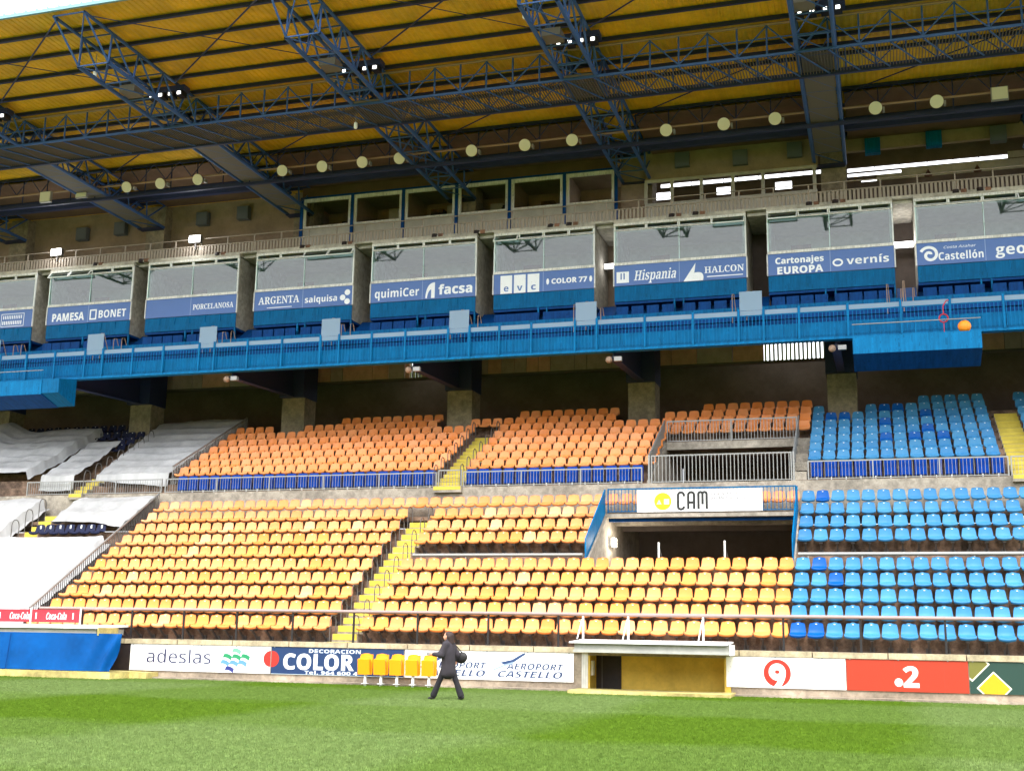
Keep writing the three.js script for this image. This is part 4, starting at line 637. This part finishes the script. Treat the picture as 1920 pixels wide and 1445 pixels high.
{ // catwalk along the stand
  const t = thing('roof_catwalk', 'long lattice railed catwalk with grating floor hung beneath the roof', 'catwalk', [-17, 20.4, -38.6]), YF = 20.42, zA = -37.72, zB = -39.5, x0 = -52, x1 = 14, g = [];
  mesh('top_pipe', tube([V(x0, RY - .24, zA), V(x1, RY - .24, zA)], .05, 8), M.pipe, t); mesh('front_beam', box(x0, x1, YF - .03, YF + .05, zA - .03, zA + .03), M.truss, t); mesh('knee_rail', tube([V(x0, YF + .62, zA), V(x1, YF + .62, zA)], .025, 6), M.truss, t); mesh('rear_beam', box(x0, x1, YF - .1, YF + .1, zB - .06, zB + .06), M.trussDark, t); mesh('rear_top', box(x0, x1, RY - .45, RY - .3, zB - .05, zB + .05), M.trussDark, t);
  for (let x = x0; x < x1; x += .1) g.push(box(x - .012, x + .012, YF - .02, YF + .03, zB + .06, zA - .03)); mesh('grating_floor', g, M.grating, t, 'stuff');
  const w = []; for (let x = x0, k = 0; x < x1; x += .98, k++) { mesh('hanger', tube([V(x, YF + .05, zA), V(x, RY - .28, zA)], .036, 6), M.truss, t); mesh('hanger', tube([V(x + .5, YF + .1, zB), V(x + .5, RY - .32, zB)], .032, 6), M.truss, t); w.push(k % 2 ? tube([V(x, YF + .05, zA), V(x + .98, RY - .3, zA)], .028, 5) : tube([V(x, RY - .3, zA), V(x + .98, YF + .05, zA)], .028, 5)); w.push(k % 2 ? tube([V(x + .5, YF + .1, zB), V(x + 1.48, RY - .32, zB)], .026, 5) : tube([V(x + .5, RY - .32, zB), V(x + 1.48, YF + .1, zB)], .026, 5)); w.push(tube([V(x, YF - .05, zA), V(x + .98, YF - .05, zB)], .03, 5)); }
  mesh('diagonals', w, M.truss, t, 'stuff');
}
{ // lamp rail behind the catwalk
  const t = thing('lamp_truss', 'dark lattice rail under the roof rear carrying round lamps', 'truss', [-17, 20.6, -43.2]), Z = -43.25, w = [];
  mesh('lamp_pipe', tube([V(-52, 20.72, Z), V(14, 20.72, Z)], .045, 8), M.pipe, t); mesh('lower_beam', box(-52, 14, 20.28, 20.4, Z - .5, Z - .36), M.trussDark, t);
  for (let x = -51.5; x < 14; x += 1.3) { mesh('hanger', tube([V(x, 20.4, Z - .42), V(x, RY - .2, Z - .42)], .028, 6), M.trussDark, t); w.push(tube([V(x, 20.76, Z), V(x + .65, RY - .22, Z)], .022, 5), tube([V(x + .65, RY - .22, Z), V(x + 1.3, 20.76, Z)], .022, 5)); }
  mesh('lattice', w, M.trussDark, t, 'stuff'); mesh('rear_girder', box(-52, 14, 21.0, 21.5, -46.1, -45.9), M.trussDark, t); for (let i = -1; i < PIER.length; i++) mesh('added_soffit_board', box(i < 0 ? -52 : PIER[i] + .62, i + 1 < PIER.length ? PIER[i + 1] - .86 : 14, 21.52, 21.56, -48.2, -43.72), M.soffit, t);  // dark brown boards added to give the roof rear its shade
}
const lamps = [-31.2, -29.5, -27.65, -23.6, -21.75, -19.93, -18.28, -15.16, -12.93, -11.0, -7.29, -5.1, -3.2, .39, 2.5];
lamps.forEach((x, i) => {
  const bay = x < -25.2 ? 'over the pale covers' : x < -17.25 ? 'over the first orange block' : x < -9.3 ? 'over the tunnel side orange block' : x < -1.3 ? 'over the tunnels' : 'over the blue seats';
  const t = thing('round_lamp', `unlit round whitish floodlight, ${nth(i + 1)} along the roof lamp rail from covered rows`, 'floodlight', [x, 20.5, -43.1], 'round floodlights on the lamp rail');
  const tilt = new THREE.Matrix4().makeRotationX(Math.PI / 2 + .35).setPosition(x, 20.5, -43.02), c = clean(new THREE.CylinderGeometry(.235, .235, .05, 24)), d = clean(new THREE.CylinderGeometry(.24, .12, .3, 20)); d.translate(0, -.18, 0); c.applyMatrix4(tilt); d.applyMatrix4(tilt);
  mesh('lens', c, M.lampFace, t); mesh('reflector', d, M.galvDark, t); mesh('ballast', box(x + .25, x + .32, 20.4, 20.56, -43.3, -43.1), M.galv, t); mesh('hook', bar(V(x, 20.62, -43.18), V(x, 20.74, -43.25), .04), M.black, t);
});
[[-35.5, 20.48], [-33.6, 20.52], [4.62, 20.6]].forEach(([x, y], i) => { const t = thing('square_lamp', i < 2 ? (i ? 'unlit square floodlight over the pale covers, next to the round ones' : 'unlit square floodlight over the pale covers, farther from the round ones') : 'unlit square floodlight under the roof rear over the blue seats', 'floodlight', [x, y, -43.1], 'square floodlights on the lamp rail'); mesh('lens', box(x - .26, x + .26, y - .22, y + .22, -43.1, -43.06), M.lampFace, t); mesh('case', box(x - .29, x + .29, y - .25, y + .25, -43.22, -43.101), M.galv, t); mesh('bracket', box(x - .02, x + .02, y + .25, y + .34, -43.25, -43.2), M.black, t); });

// ---------------------------------------------------------------- unseen stands round the other sides, put in to block low sky light
function otherStand(label, len, [x, z], turn) {
  const t = thing('unseen_stand', label, 'stand', [x, 0, z], 'unseen stands on the other sides of the pitch'); origin.delete(t); t.rotation.y = turn; const h = len / 2;
  const swap = g => { const p = g.attributes.position; return g; };
  mesh('front_wall', box(-h, h, 0, 1.2, 0, .4), M.wallFoot, t);
  for (let k = 0; k < 22; k++) mesh('step', box(-h, h, .9 + k * .55, 1.4 + k * .55, -.8 - k * .8, -k * .8), k % 3 ? M.yellowWall : M.tread, t);
  mesh('rear_wall', box(-h, h, 0, 19.5, -18.6, -18.2), M.wallPale, t); mesh('roof', box(-h, h, 19.5, 19.9, -18.6, -4), M.deckTop, t);
  for (let i = 0; i <= 6; i++) mesh('roof_beam', box(-h + len * i / 6 - .3, -h + len * i / 6 + .3, 18.6, 19.49, -18.2, -4.2), M.truss, t);
}
otherStand('unseen yellow stand across the pitch facing the main stand', 120, [-14, 36], Math.PI);
otherStand('unseen yellow stand behind one goal beyond the covered rows', 66, [-72, 1], Math.PI / 2);
otherStand('unseen yellow stand behind the other goal beyond the blue seats', 66, [44, 1], -Math.PI / 2);

// ---------------------------------------------------------------- pitch side boards, dugouts, chairs
function board(x0, x1, label, draw, extra) { const t = thing('advert_board', label, 'advert', [(x0 + x1) / 2, .25, ZW]); mesh('panel', box(x0 + .006, x1 - .006, .25, 1.05, ZW + .003, ZW + .035), M.white, t); mesh('print', sheet(x0 + .006, x1 - .006, .25, 1.05, ZW + .039), printed(x1 - x0, .8, 260, (x, w, h) => { draw(x, w, h); x.fillStyle = 'rgba(70,70,74,.35)'; for (let k = 1.22; k < w - .3; k += 1.22) x.fillRect(k, 0, .008, h); }), t); for (let k = x0 + .1; k < x1; k += 1.22) mesh('fixing_clip', box(k - .02, k + .02, 1.035, 1.06, ZW + .04, ZW + .05), M.galv, t); return t; }
board(-22.95, -18.0, 'white pitch side board reading adeslas with green chequered emblem', (x, w, h) => {
  x.fillStyle = '#fafafa'; x.fillRect(0, 0, w, h); fitText(x, 'adeslas', 1.75, .36, 2.35, .55, '300 $px sans-serif', '#23254e'); fitText(x, 'SEGUROS DE SALUD', 1.75, .69, 2.35, .13, '$px sans-serif', '#a9a9b4');
  const sq = (a, b, c) => { x.fillStyle = c; x.beginPath(); x.moveTo(a, b); x.quadraticCurveTo(a + .14, b - .03, a + .28, b + .08); x.lineTo(a + .24, b + .2); x.quadraticCurveTo(a + .1, b + .08, a - .05, b + .12); x.fill(); };
  for (const [i, j, c] of [[1, 0, '#6fb892'], [0, 1, '#1f8a5a'], [1.02, 1.05, '#1f8a5a'], [2, 1, '#1f8a5a'], [-.25, 2.1, '#5b8fc4'], [.75, 2.15, '#5b8fc4'], [1.7, 2.1, '#5b8fc4'], [.3, 3.2, '#27307a']]) sq(3.35 + i * .31, .07 + j * .17, c); x.fillStyle = '#b62a22'; x.beginPath(); x.arc(w + .0, .36, .24, 0, 7); x.fill();
});
board(-17.98, -13.64, 'dark blue pitch side board reading DECORACION COLOR with red dot', (x, w, h) => {
  x.fillStyle = '#14335f'; x.fillRect(0, 0, w, h); x.fillStyle = '#b62a22'; x.beginPath(); x.arc(.02, .36, .24, 0, 7); x.fill(); fitText(x, 'COLOR', 1.55, .42, 2.35, .62, '900 $px sans-serif', '#ffffff'); fitText(x, 'DECORACION', 2.1, .1, 1.75, .15, 'bold $px sans-serif', '#dfe6f2'); fitText(x, 'Tel. 964 600 4', 2.0, .73, 1.75, .14, 'bold $px sans-serif', '#dfe6f2'); x.fillStyle = '#dff0f6'; x.fillRect(0, .79, w, .01);
});
board(-13.62, -8.5, 'white pitch side board reading AEROPORT CASTELLO twice with aeroplane', (x, w, h) => {
  x.fillStyle = '#fbfbfb'; x.fillRect(0, 0, w, h); for (const o of [.55, 2.85]) { fitText(x, 'AEROPORT', o + 1.1, .4, 1.65, .24, 'italic bold $px sans-serif', '#1b3560'); fitText(x, 'CASTELLO', o + .95, .62, 1.95, .25, 'italic bold $px sans-serif', '#1b3560'); x.fillStyle = '#24406c'; x.beginPath(); x.moveTo(o + .1, .3); x.lineTo(o + .45, .22); x.lineTo(o + .75, .05); x.quadraticCurveTo(o + .88, 0, o + .84, .07); x.lineTo(o + .5, .29); x.lineTo(o + .2, .36); x.fill(); x.strokeStyle = '#8fa0b8'; x.lineWidth = .05; x.beginPath(); x.moveTo(o - .12, .52); x.quadraticCurveTo(o + .2, .38, o + .5, .3); x.stroke(); }
});
board(-4.25, -1.11, 'white pitch side board with a red ring shaped 9', (x, w, h) => {
  x.fillStyle = '#fbfbfb'; x.fillRect(0, 0, w, h); x.fillStyle = '#b82c1c'; x.beginPath(); x.arc(1.36, .41, .36, 0, 7); x.fill(); x.fillStyle = '#fbfbfb'; x.beginPath(); x.arc(1.36, .38, .225, 0, 7); x.fill(); x.strokeStyle = '#fbfbfb'; x.lineWidth = .15; x.beginPath(); x.moveTo(1.51, .4); x.quadraticCurveTo(1.5, .62, 1.27, .86); x.stroke(); x.fillStyle = '#b82c1c'; x.beginPath(); x.ellipse(1.36, .38, .06, .048, 0, 0, 7); x.fill();
});
board(-1.1, 1.93, 'orange red pitch side board with a white dot and 2', (x, w, h) => { x.fillStyle = '#b0341a'; x.fillRect(0, 0, w, h); x.fillStyle = '#ffffff'; x.beginPath(); x.arc(1.31, .57, .105, 0, 7); x.fill(); fitText(x, '2', 1.62, .42, .42, .72, '900 $px sans-serif', '#ffffff'); });
board(1.94, 8, 'dark green pitch side board with yellow diamonds', (x, w, h) => {
  x.fillStyle = '#1f3f36'; x.fillRect(0, 0, w, h); const dia = (cx, cy, s, c) => { x.beginPath(); x.moveTo(cx, cy - s); x.lineTo(cx + s, cy); x.lineTo(cx, cy + s); x.lineTo(cx - s, cy); x.closePath(); x.fillStyle = c; x.fill(); x.strokeStyle = '#f4efd8'; x.lineWidth = .035; x.stroke(); }; dia(.06, .06, .42, '#6e6c2c'); dia(.58, .66, .4, '#cfa412'); dia(3.4, .2, .42, '#6e6c2c'); dia(4.0, .6, .4, '#cfa412');
});
{
  const t = thing('dugout', 'yellow walled team dugout with grey flat roof and dark door', 'dugout', [-6.2, 0, -33.4]);
  mesh('roof_sheet', hexa([V(-8.32, 1.34, -32.55), V(-4.05, 1.34, -32.55), V(-4.05, 1.4, -34.0), V(-8.32, 1.4, -34.0), V(-8.32, 1.38, -32.55), V(-4.05, 1.38, -32.55), V(-4.05, 1.44, -34.0), V(-8.32, 1.44, -34.0)]), M.whiteMetal, t);
  mesh('roof_beam', box(-8.2, -4.02, 1.13, 1.33, -33.86, -32.68), M.greyRoof, t); mesh('beam_lip', box(-8.22, -4.0, 1.1, 1.17, -32.679, -32.6), M.greyRoof, t); mesh('end_cap', box(-4.0, -3.96, 1.08, 1.36, -33.5, -32.62), M.whiteMetal, t);
  mesh('pale_column', box(-8.28, -8.1, 0, 1.06, -34.5, ZW + .01), M.white, t); mesh('side_cheek', box(-8.1, -8.05, 0, 1.0, -34.5, ZW), M.yellowWall, t); mesh('side_cheek', box(-4.3, -4.13, 0, 1.0, -34.5, ZW + .01), M.yellowWall, t);
  mesh('back_wall', box(-8.05, -4.3, 0, 1.0, -34.62, -34.5), M.yellowWall, t); const d = mesh('door', box(-8.0, -7.28, .02, .99, -34.499, -34.46), M.door, t); mesh('door_edge', box(-7.84, -7.82, .03, .98, -34.459, -34.45), M.galvDark, d);
  mesh('wall_box', box(-8.049, -7.98, .45, .85, -34.2, -34.0), M.white, t); mesh('step', box(-8.34, -4.0, .0, .1, -33.86, -32.5), M.cream, t);
}
{
  const t = thing('dugout', 'covered team dugout with grey flat roof behind blue sheet', 'dugout', [-27, 0, -33.2]);
  mesh('roof_sheet', hexa([V(-32, 1.5, -32.4), V(-23.2, 1.5, -32.4), V(-23.2, 1.56, -34.0), V(-32, 1.56, -34.0), V(-32, 1.56, -32.4), V(-23.2, 1.56, -32.4), V(-23.2, 1.62, -34.0), V(-32, 1.62, -34.0)]), M.whiteMetal, t);
  mesh('roof_beam', box(-32, -23.3, 1.32, 1.49, -33.9, -32.5), M.greyRoof, t); mesh('end_cap', box(-23.2, -23.15, 1.3, 1.53, -33.4, -32.4), M.cream, t); mesh('step', box(-33, -22.5, 0, .22, -33.86, -32.2), M.cream, t); mesh('step_nose', box(-22.5, -21.9, 0, .2, -33.86, -33.2), M.cream, t); mesh('gap_shade', box(-23.9, -22.97, .22, 1.3, ZW + .002, ZW + .03), M.door, t);  // dark panel stands in for shade in the gap beside the sheet
  const c = mesh('blue_sheet', clean(grid(90, 14, (u, v) => { const x = -32 + 9.72 * u - .3 * v * (u > .93 ? (u - .93) / .07 : 0), fold = u > .85 ? .09 * Math.sin((u * 90 + v * 5)) * (u - .85) / .15 : .025 * Math.sin(u * 40 + v); return V(x, 1.36 - 1.12 * v, -32.44 + fold + .12 * v); }, 9.5, 1.1)), M.blueTarp); meta(c, 'bright blue sheet hung across the covered dugout front', 'sheet');
  mesh('seam', bar(V(-26.35, 1.33, -32.39), V(-26.35, .26, -32.27), .02), M.blueDeep, t);
  const b = thing('red_banner', 'red banner with white script lettering on the rail above dugout', 'banner', [-27.5, 1.65, -33.9]);
  const dr = (x, w, h) => { x.fillStyle = '#a82030'; x.fillRect(0, 0, w, h); for (let k = 0; k < 4; k++) { fitText(x, 'Coca-Cola', 1.1 + k * 1.42, h * .5, .8, .3, 'italic bold $px serif', '#f6dede'); x.fillStyle = '#f6dede'; x.fillRect(1.72 + k * 1.42, h * .25, .05, h * .5); } };
  mesh('cloth', box(-31.2, -24.95, 1.68, 2.08, -33.86, -33.84), M.red, b); mesh('print', sheet(-31.2, -24.95, 1.68, 2.08, -33.835), printed(6.25, .4, 220, dr), b);
  for (const x of [-26.8, -24.9]) mesh('banner_pole', box(x - .02, x + .02, 1.63, 2.14, -33.83, -33.8), M.whiteMetal, b);
}
for (let i = 0; i < 5; i++) {
  const x = -14.6 + i * .495, z = -33.25, t = thing('bench_chair', ['folded yellow chair on white leg, first from the COLOR lettering', 'folded yellow chair on white leg, second from the COLOR lettering', 'folded yellow chair on white leg, middle of five by the wall', 'folded yellow chair on white leg, second from the walking person', 'folded yellow chair on white leg, closest to the walking person'][i], 'chair', [x, 0, z], 'yellow chairs along the pitch wall');
  const sh = grid(6, 8, (u, v) => { const s = (u - .5) * 2, w = .21 - .05 * Math.pow(1 - v, 6) - (v < .02 ? .03 : 0); return V(x + s * w, .93 - .6 * v - (v < .1 ? .02 * s * s : 0), z - .06 + .02 * s * s + .05 * v); }, .4, .6);
  mesh('backrest', [clean(sh), box(x - .19, x + .19, .36, .9, z - .1, z - .068)], M.orangeChair || (M.orangeChair = std(S(244, 158, 20), { roughness: .4 })), t);
  mesh('folded_pan', hexa([V(x - .2, .33, z + .1), V(x + .17, .33, z + .1), V(x + .17, .33, z + .02), V(x - .2, .33, z + .02), V(x - .2, .76, z + .15), V(x + .17, .76, z + .15), V(x + .17, .78, z + .05), V(x - .2, .78, z + .05)]), M.orangeChair, t);
  mesh('leg', [box(x - .03, x + .03, 0, .34, z - .04, z + .03), box(x - .08, x + .08, .071, .085, z - .1, z + .1)], M.whiteMetal, t);
}

// ---------------------------------------------------------------- walking person
{
  const cap = (a, b, r1, r2) => { const A = V(...a), B = V(...b), d = V().subVectors(B, A), L = d.lengthSq(); return p => { const t = Math.max(0, Math.min(1, V().subVectors(p, A).dot(d) / L)); return p.distanceTo(A.clone().addScaledVector(d, t)) - (r1 + (r2 - r1) * t); }; };
  const ell = (c, r) => p => { const x = (p.x - c[0]) / r[0], y = (p.y - c[1]) / r[1], z = (p.z - c[2]) / r[2], k = Math.sqrt(x * x + y * y + z * z); return (k - 1) * Math.min(...r); };
  const smin = (a, b, k) => { const h = Math.max(0, Math.min(1, .5 + .5 * (b - a) / k)); return b + (a - b) * h - k * h * (1 - h); };
  function solid(shapes, k, lo, hi, res) {
    const mc = new MarchingCubes(res, M.skin, false, false, 120000), h = [(hi[0] - lo[0]) / 2, (hi[1] - lo[1]) / 2, (hi[2] - lo[2]) / 2], c = [(hi[0] + lo[0]) / 2, (hi[1] + lo[1]) / 2, (hi[2] + lo[2]) / 2], hs = res / 2, p = V();
    mc.isolation = 0; for (let z = 0; z < res; z++) for (let y = 0; y < res; y++) for (let x = 0; x < res; x++) { p.set(c[0] + (x - hs) / hs * h[0], c[1] + (y - hs) / hs * h[1], c[2] + (z - hs) / hs * h[2]); let d = 9; for (const s of shapes) d = smin(d, s(p), k); mc.field[x + y * res + z * res * res] = -d; }
    mc.update(); const n = mc.count, P = new Float32Array(n * 3); for (let i = 0; i < n; i++) for (let a = 0; a < 3; a++) P[i * 3 + a] = c[a] + mc.positionArray[i * 3 + a] * h[a];
    let g = new THREE.BufferGeometry(); g.setAttribute('position', new THREE.BufferAttribute(P, 3)); g = mergeVertices(g, 1e-4); g.computeVertexNormals();
    const U = new Float32Array(g.attributes.position.count * 2); for (let i = 0; i < U.length / 2; i++) { U[i * 2] = g.attributes.position.getX(i); U[i * 2 + 1] = g.attributes.position.getY(i); } g.setAttribute('uv', new THREE.BufferAttribute(U, 2)); return clean(g);
  }
  // local frame: walks toward -x; y up
  const B = [-10.04, 0, -27.7], t = thing('person', 'person in long dark coat and black trousers walking along the pitch', 'person', B);
  const hip = [[.0, .86, .09], [.02, .86, -.09]], knF = [-.16, .49, .08], anF = [-.345, .1, .08], knB = [.17, .47, -.08], anB = [.34, .1, -.08];
  const shL = [-.01, 1.29, .17], shR = [0.01, 1.29, -.17], elL = [-.1, 1.05, .24], haL = [-.34, 1.06, .2], elR = [.14, 1.05, -.25], haR = [.1, .88, -.27];
  const fing = (h, dir, n) => { const o = []; for (let i = 0; i < 4; i++) { const b = [h[0] + dir[0] * .05, h[1] + dir[1] * .05 - .022 + .015 * i, h[2] + .004 * i], m = [b[0] + dir[0] * .035, b[1] + dir[1] * .035 - .004, b[2] - .012], e = [m[0] + dir[0] * .018, m[1] + dir[1] * .018 - .016, m[2] - .022]; o.push(cap(b, m, .0095, .0088), cap(m, e, .0088, .008)); } o.push(cap([h[0] + dir[0] * .01, h[1] + .02, h[2] - .02], [h[0] + dir[0] * .05, h[1] + .045, h[2] - .04], .011, .0095)); return o; };
  const put = g => { g.translate(B[0], B[1], B[2]); return g; };
  const flesh = [cap(hip[0], knF, .075, .05), cap(knF, anF, .05, .036), cap(hip[1], knB, .075, .05), cap(knB, anB, .05, .036), ell([0, 1.08, 0], [.1, .26, .16]), ell([.01, .88, 0], [.11, .1, .16]), cap([0, 1.3, 0], [-.01, 1.42, 0], .055, .05), cap(shL, elL, .045, .038), cap(elL, haL, .036, .026), cap(shR, elR, .045, .038), cap(elR, haR, .036, .026)];
  const bodyG = solid(flesh, .03, [-.55, 0, -.45], [.55, 1.65, .45], 84);
  const headG = solid([ell([-.025, 1.475, 0], [.092, .112, .074]), ell([-.06, 1.435, 0], [.055, .062, .055]), cap([-.108, 1.49, 0], [-.128, 1.46, 0], .012, .015), ell([-.03, 1.47, .075], [.016, .03, .01]), ell([-.03, 1.47, -.075], [.016, .03, .01]), ell([-.112, 1.425, 0], [.012, .01, .024]), cap([0, 1.32, 0], [-.01, 1.43, 0], .052, .05)], .018, [-.2, 1.25, -.2], [.2, 1.65, .2], 70);
  const handL = solid([ell([haL[0] - .02, haL[1], haL[2]], [.045, .035, .018]), ...fing(haL, [-1, 0, 0])], .008, [haL[0] - .18, haL[1] - .12, haL[2] - .14], [haL[0] + .12, haL[1] + .12, haL[2] + .14], 56);
  const handR = solid([ell([haR[0], haR[1] - .02, haR[2]], [.035, .045, .018]), ...fing([haR[0], haR[1] - .01, haR[2]], [-.25, -1, 0])], .008, [haR[0] - .14, haR[1] - .2, haR[2] - .14], [haR[0] + .14, haR[1] + .12, haR[2] + .14], 56);
  const body = mesh('body', [put(bodyG), put(headG), put(handL), put(handR)], M.skin, t);
  const eye = s => put(clean(new THREE.SphereGeometry(.011, 8, 6)).translate(-.104, 1.488, .03 * s)); mesh('eyes', [eye(1), eye(-1)], M.black, body);
  mesh('coat', put(solid([ell([.0, 1.1, 0], [.15, .27, .21]), cap([.0, .98, .0], [.01, .66, .0], .15, .16), cap([0, .95, .05], [-.03, .62, .06], .125, .125), cap([.02, .95, -.05], [.05, .62, -.06], .125, .125), cap(shL, elL, .082, .072), cap(elL, [-.285, 1.06, .215], .068, .05), cap(shR, elR, .082, .072), cap(elR, [.11, .94, -.26], .066, .05), cap([.01, 1.33, .0], [.0, 1.385, 0], .085, .075), p => Math.max(0, .56 - p.y) * 3 + 1]
    .map(f => p => f(p)), .05, [-.5, .4, -.45], [.45, 1.5, .45], 84)), M.coat, t);
  mesh('trousers', put(solid([cap(hip[0], knF, .092, .068), cap(knF, [-.315, .12, .08], .062, .075), cap(hip[1], knB, .092, .068), cap(knB, [.31, .12, -.08], .062, .078)], .02, [-.5, 0, -.3], [.5, 1, .3], 76)), M.trouser, t);
  mesh('hair', put(solid([ell([.005, 1.5, 0], [.098, .1, .088]), cap([.06, 1.5, 0], [.075, 1.33, 0], .075, .055), cap([.03, 1.46, .05], [.055, 1.34, .05], .05, .035), cap([.03, 1.46, -.05], [.055, 1.34, -.05], .05, .035)], .03, [-.2, 1.2, -.25], [.25, 1.65, .25], 60)), M.hair, t);
  mesh('shoes', [put(solid([cap([-.33, .06, .08], [-.43, .035, .08], .045, .03), cap([-.33, .06, .08], [-.31, .03, .08], .045, .03)], .03, [-.6, -.02, -.05], [-.15, .25, .2], 40)), put(solid([cap([.335, .075, -.08], [.265, .035, -.08], .045, .032), cap([.335, .075, -.08], [.365, .085, -.08], .045, .035)], .03, [.1, -.02, -.2], [.55, .25, .05], 40))], M.black, t);
  const bag = thing('shoulder_bag', 'dark shoulder bag carried at the hip of the walking person', 'bag', [-9.77, .86, -27.95]); const bg = clean(new THREE.SphereGeometry(1, 18, 12)); bg.scale(.15, .13, .07); bg.rotateZ(.5); bg.translate(-9.8, .98, -27.98); mesh('bag_body', bg, M.black, bag); mesh('strap', tube([V(-9.9, 1.06, -27.97), V(-9.98, 1.3, -27.9), V(-10.02, 1.36, -27.82), V(-9.92, 1.25, -27.93), V(-9.76, 1.06, -27.98)], .013, 6), M.black, bag);
  const cam = thing('small_camera', 'small grey camera held in hand of the walking person', 'camera', [-10.42, 1.03, -27.5]); mesh('case', box(-10.485, -10.43, 1.03, 1.1, -27.55, -27.47), M.galv, cam); const ln = clean(new THREE.CylinderGeometry(.022, .022, .03, 12)); ln.rotateZ(Math.PI / 2); ln.translate(-10.5, 1.065, -27.51); mesh('lens', ln, M.black, cam);
}
renderer.render(scene, camera);
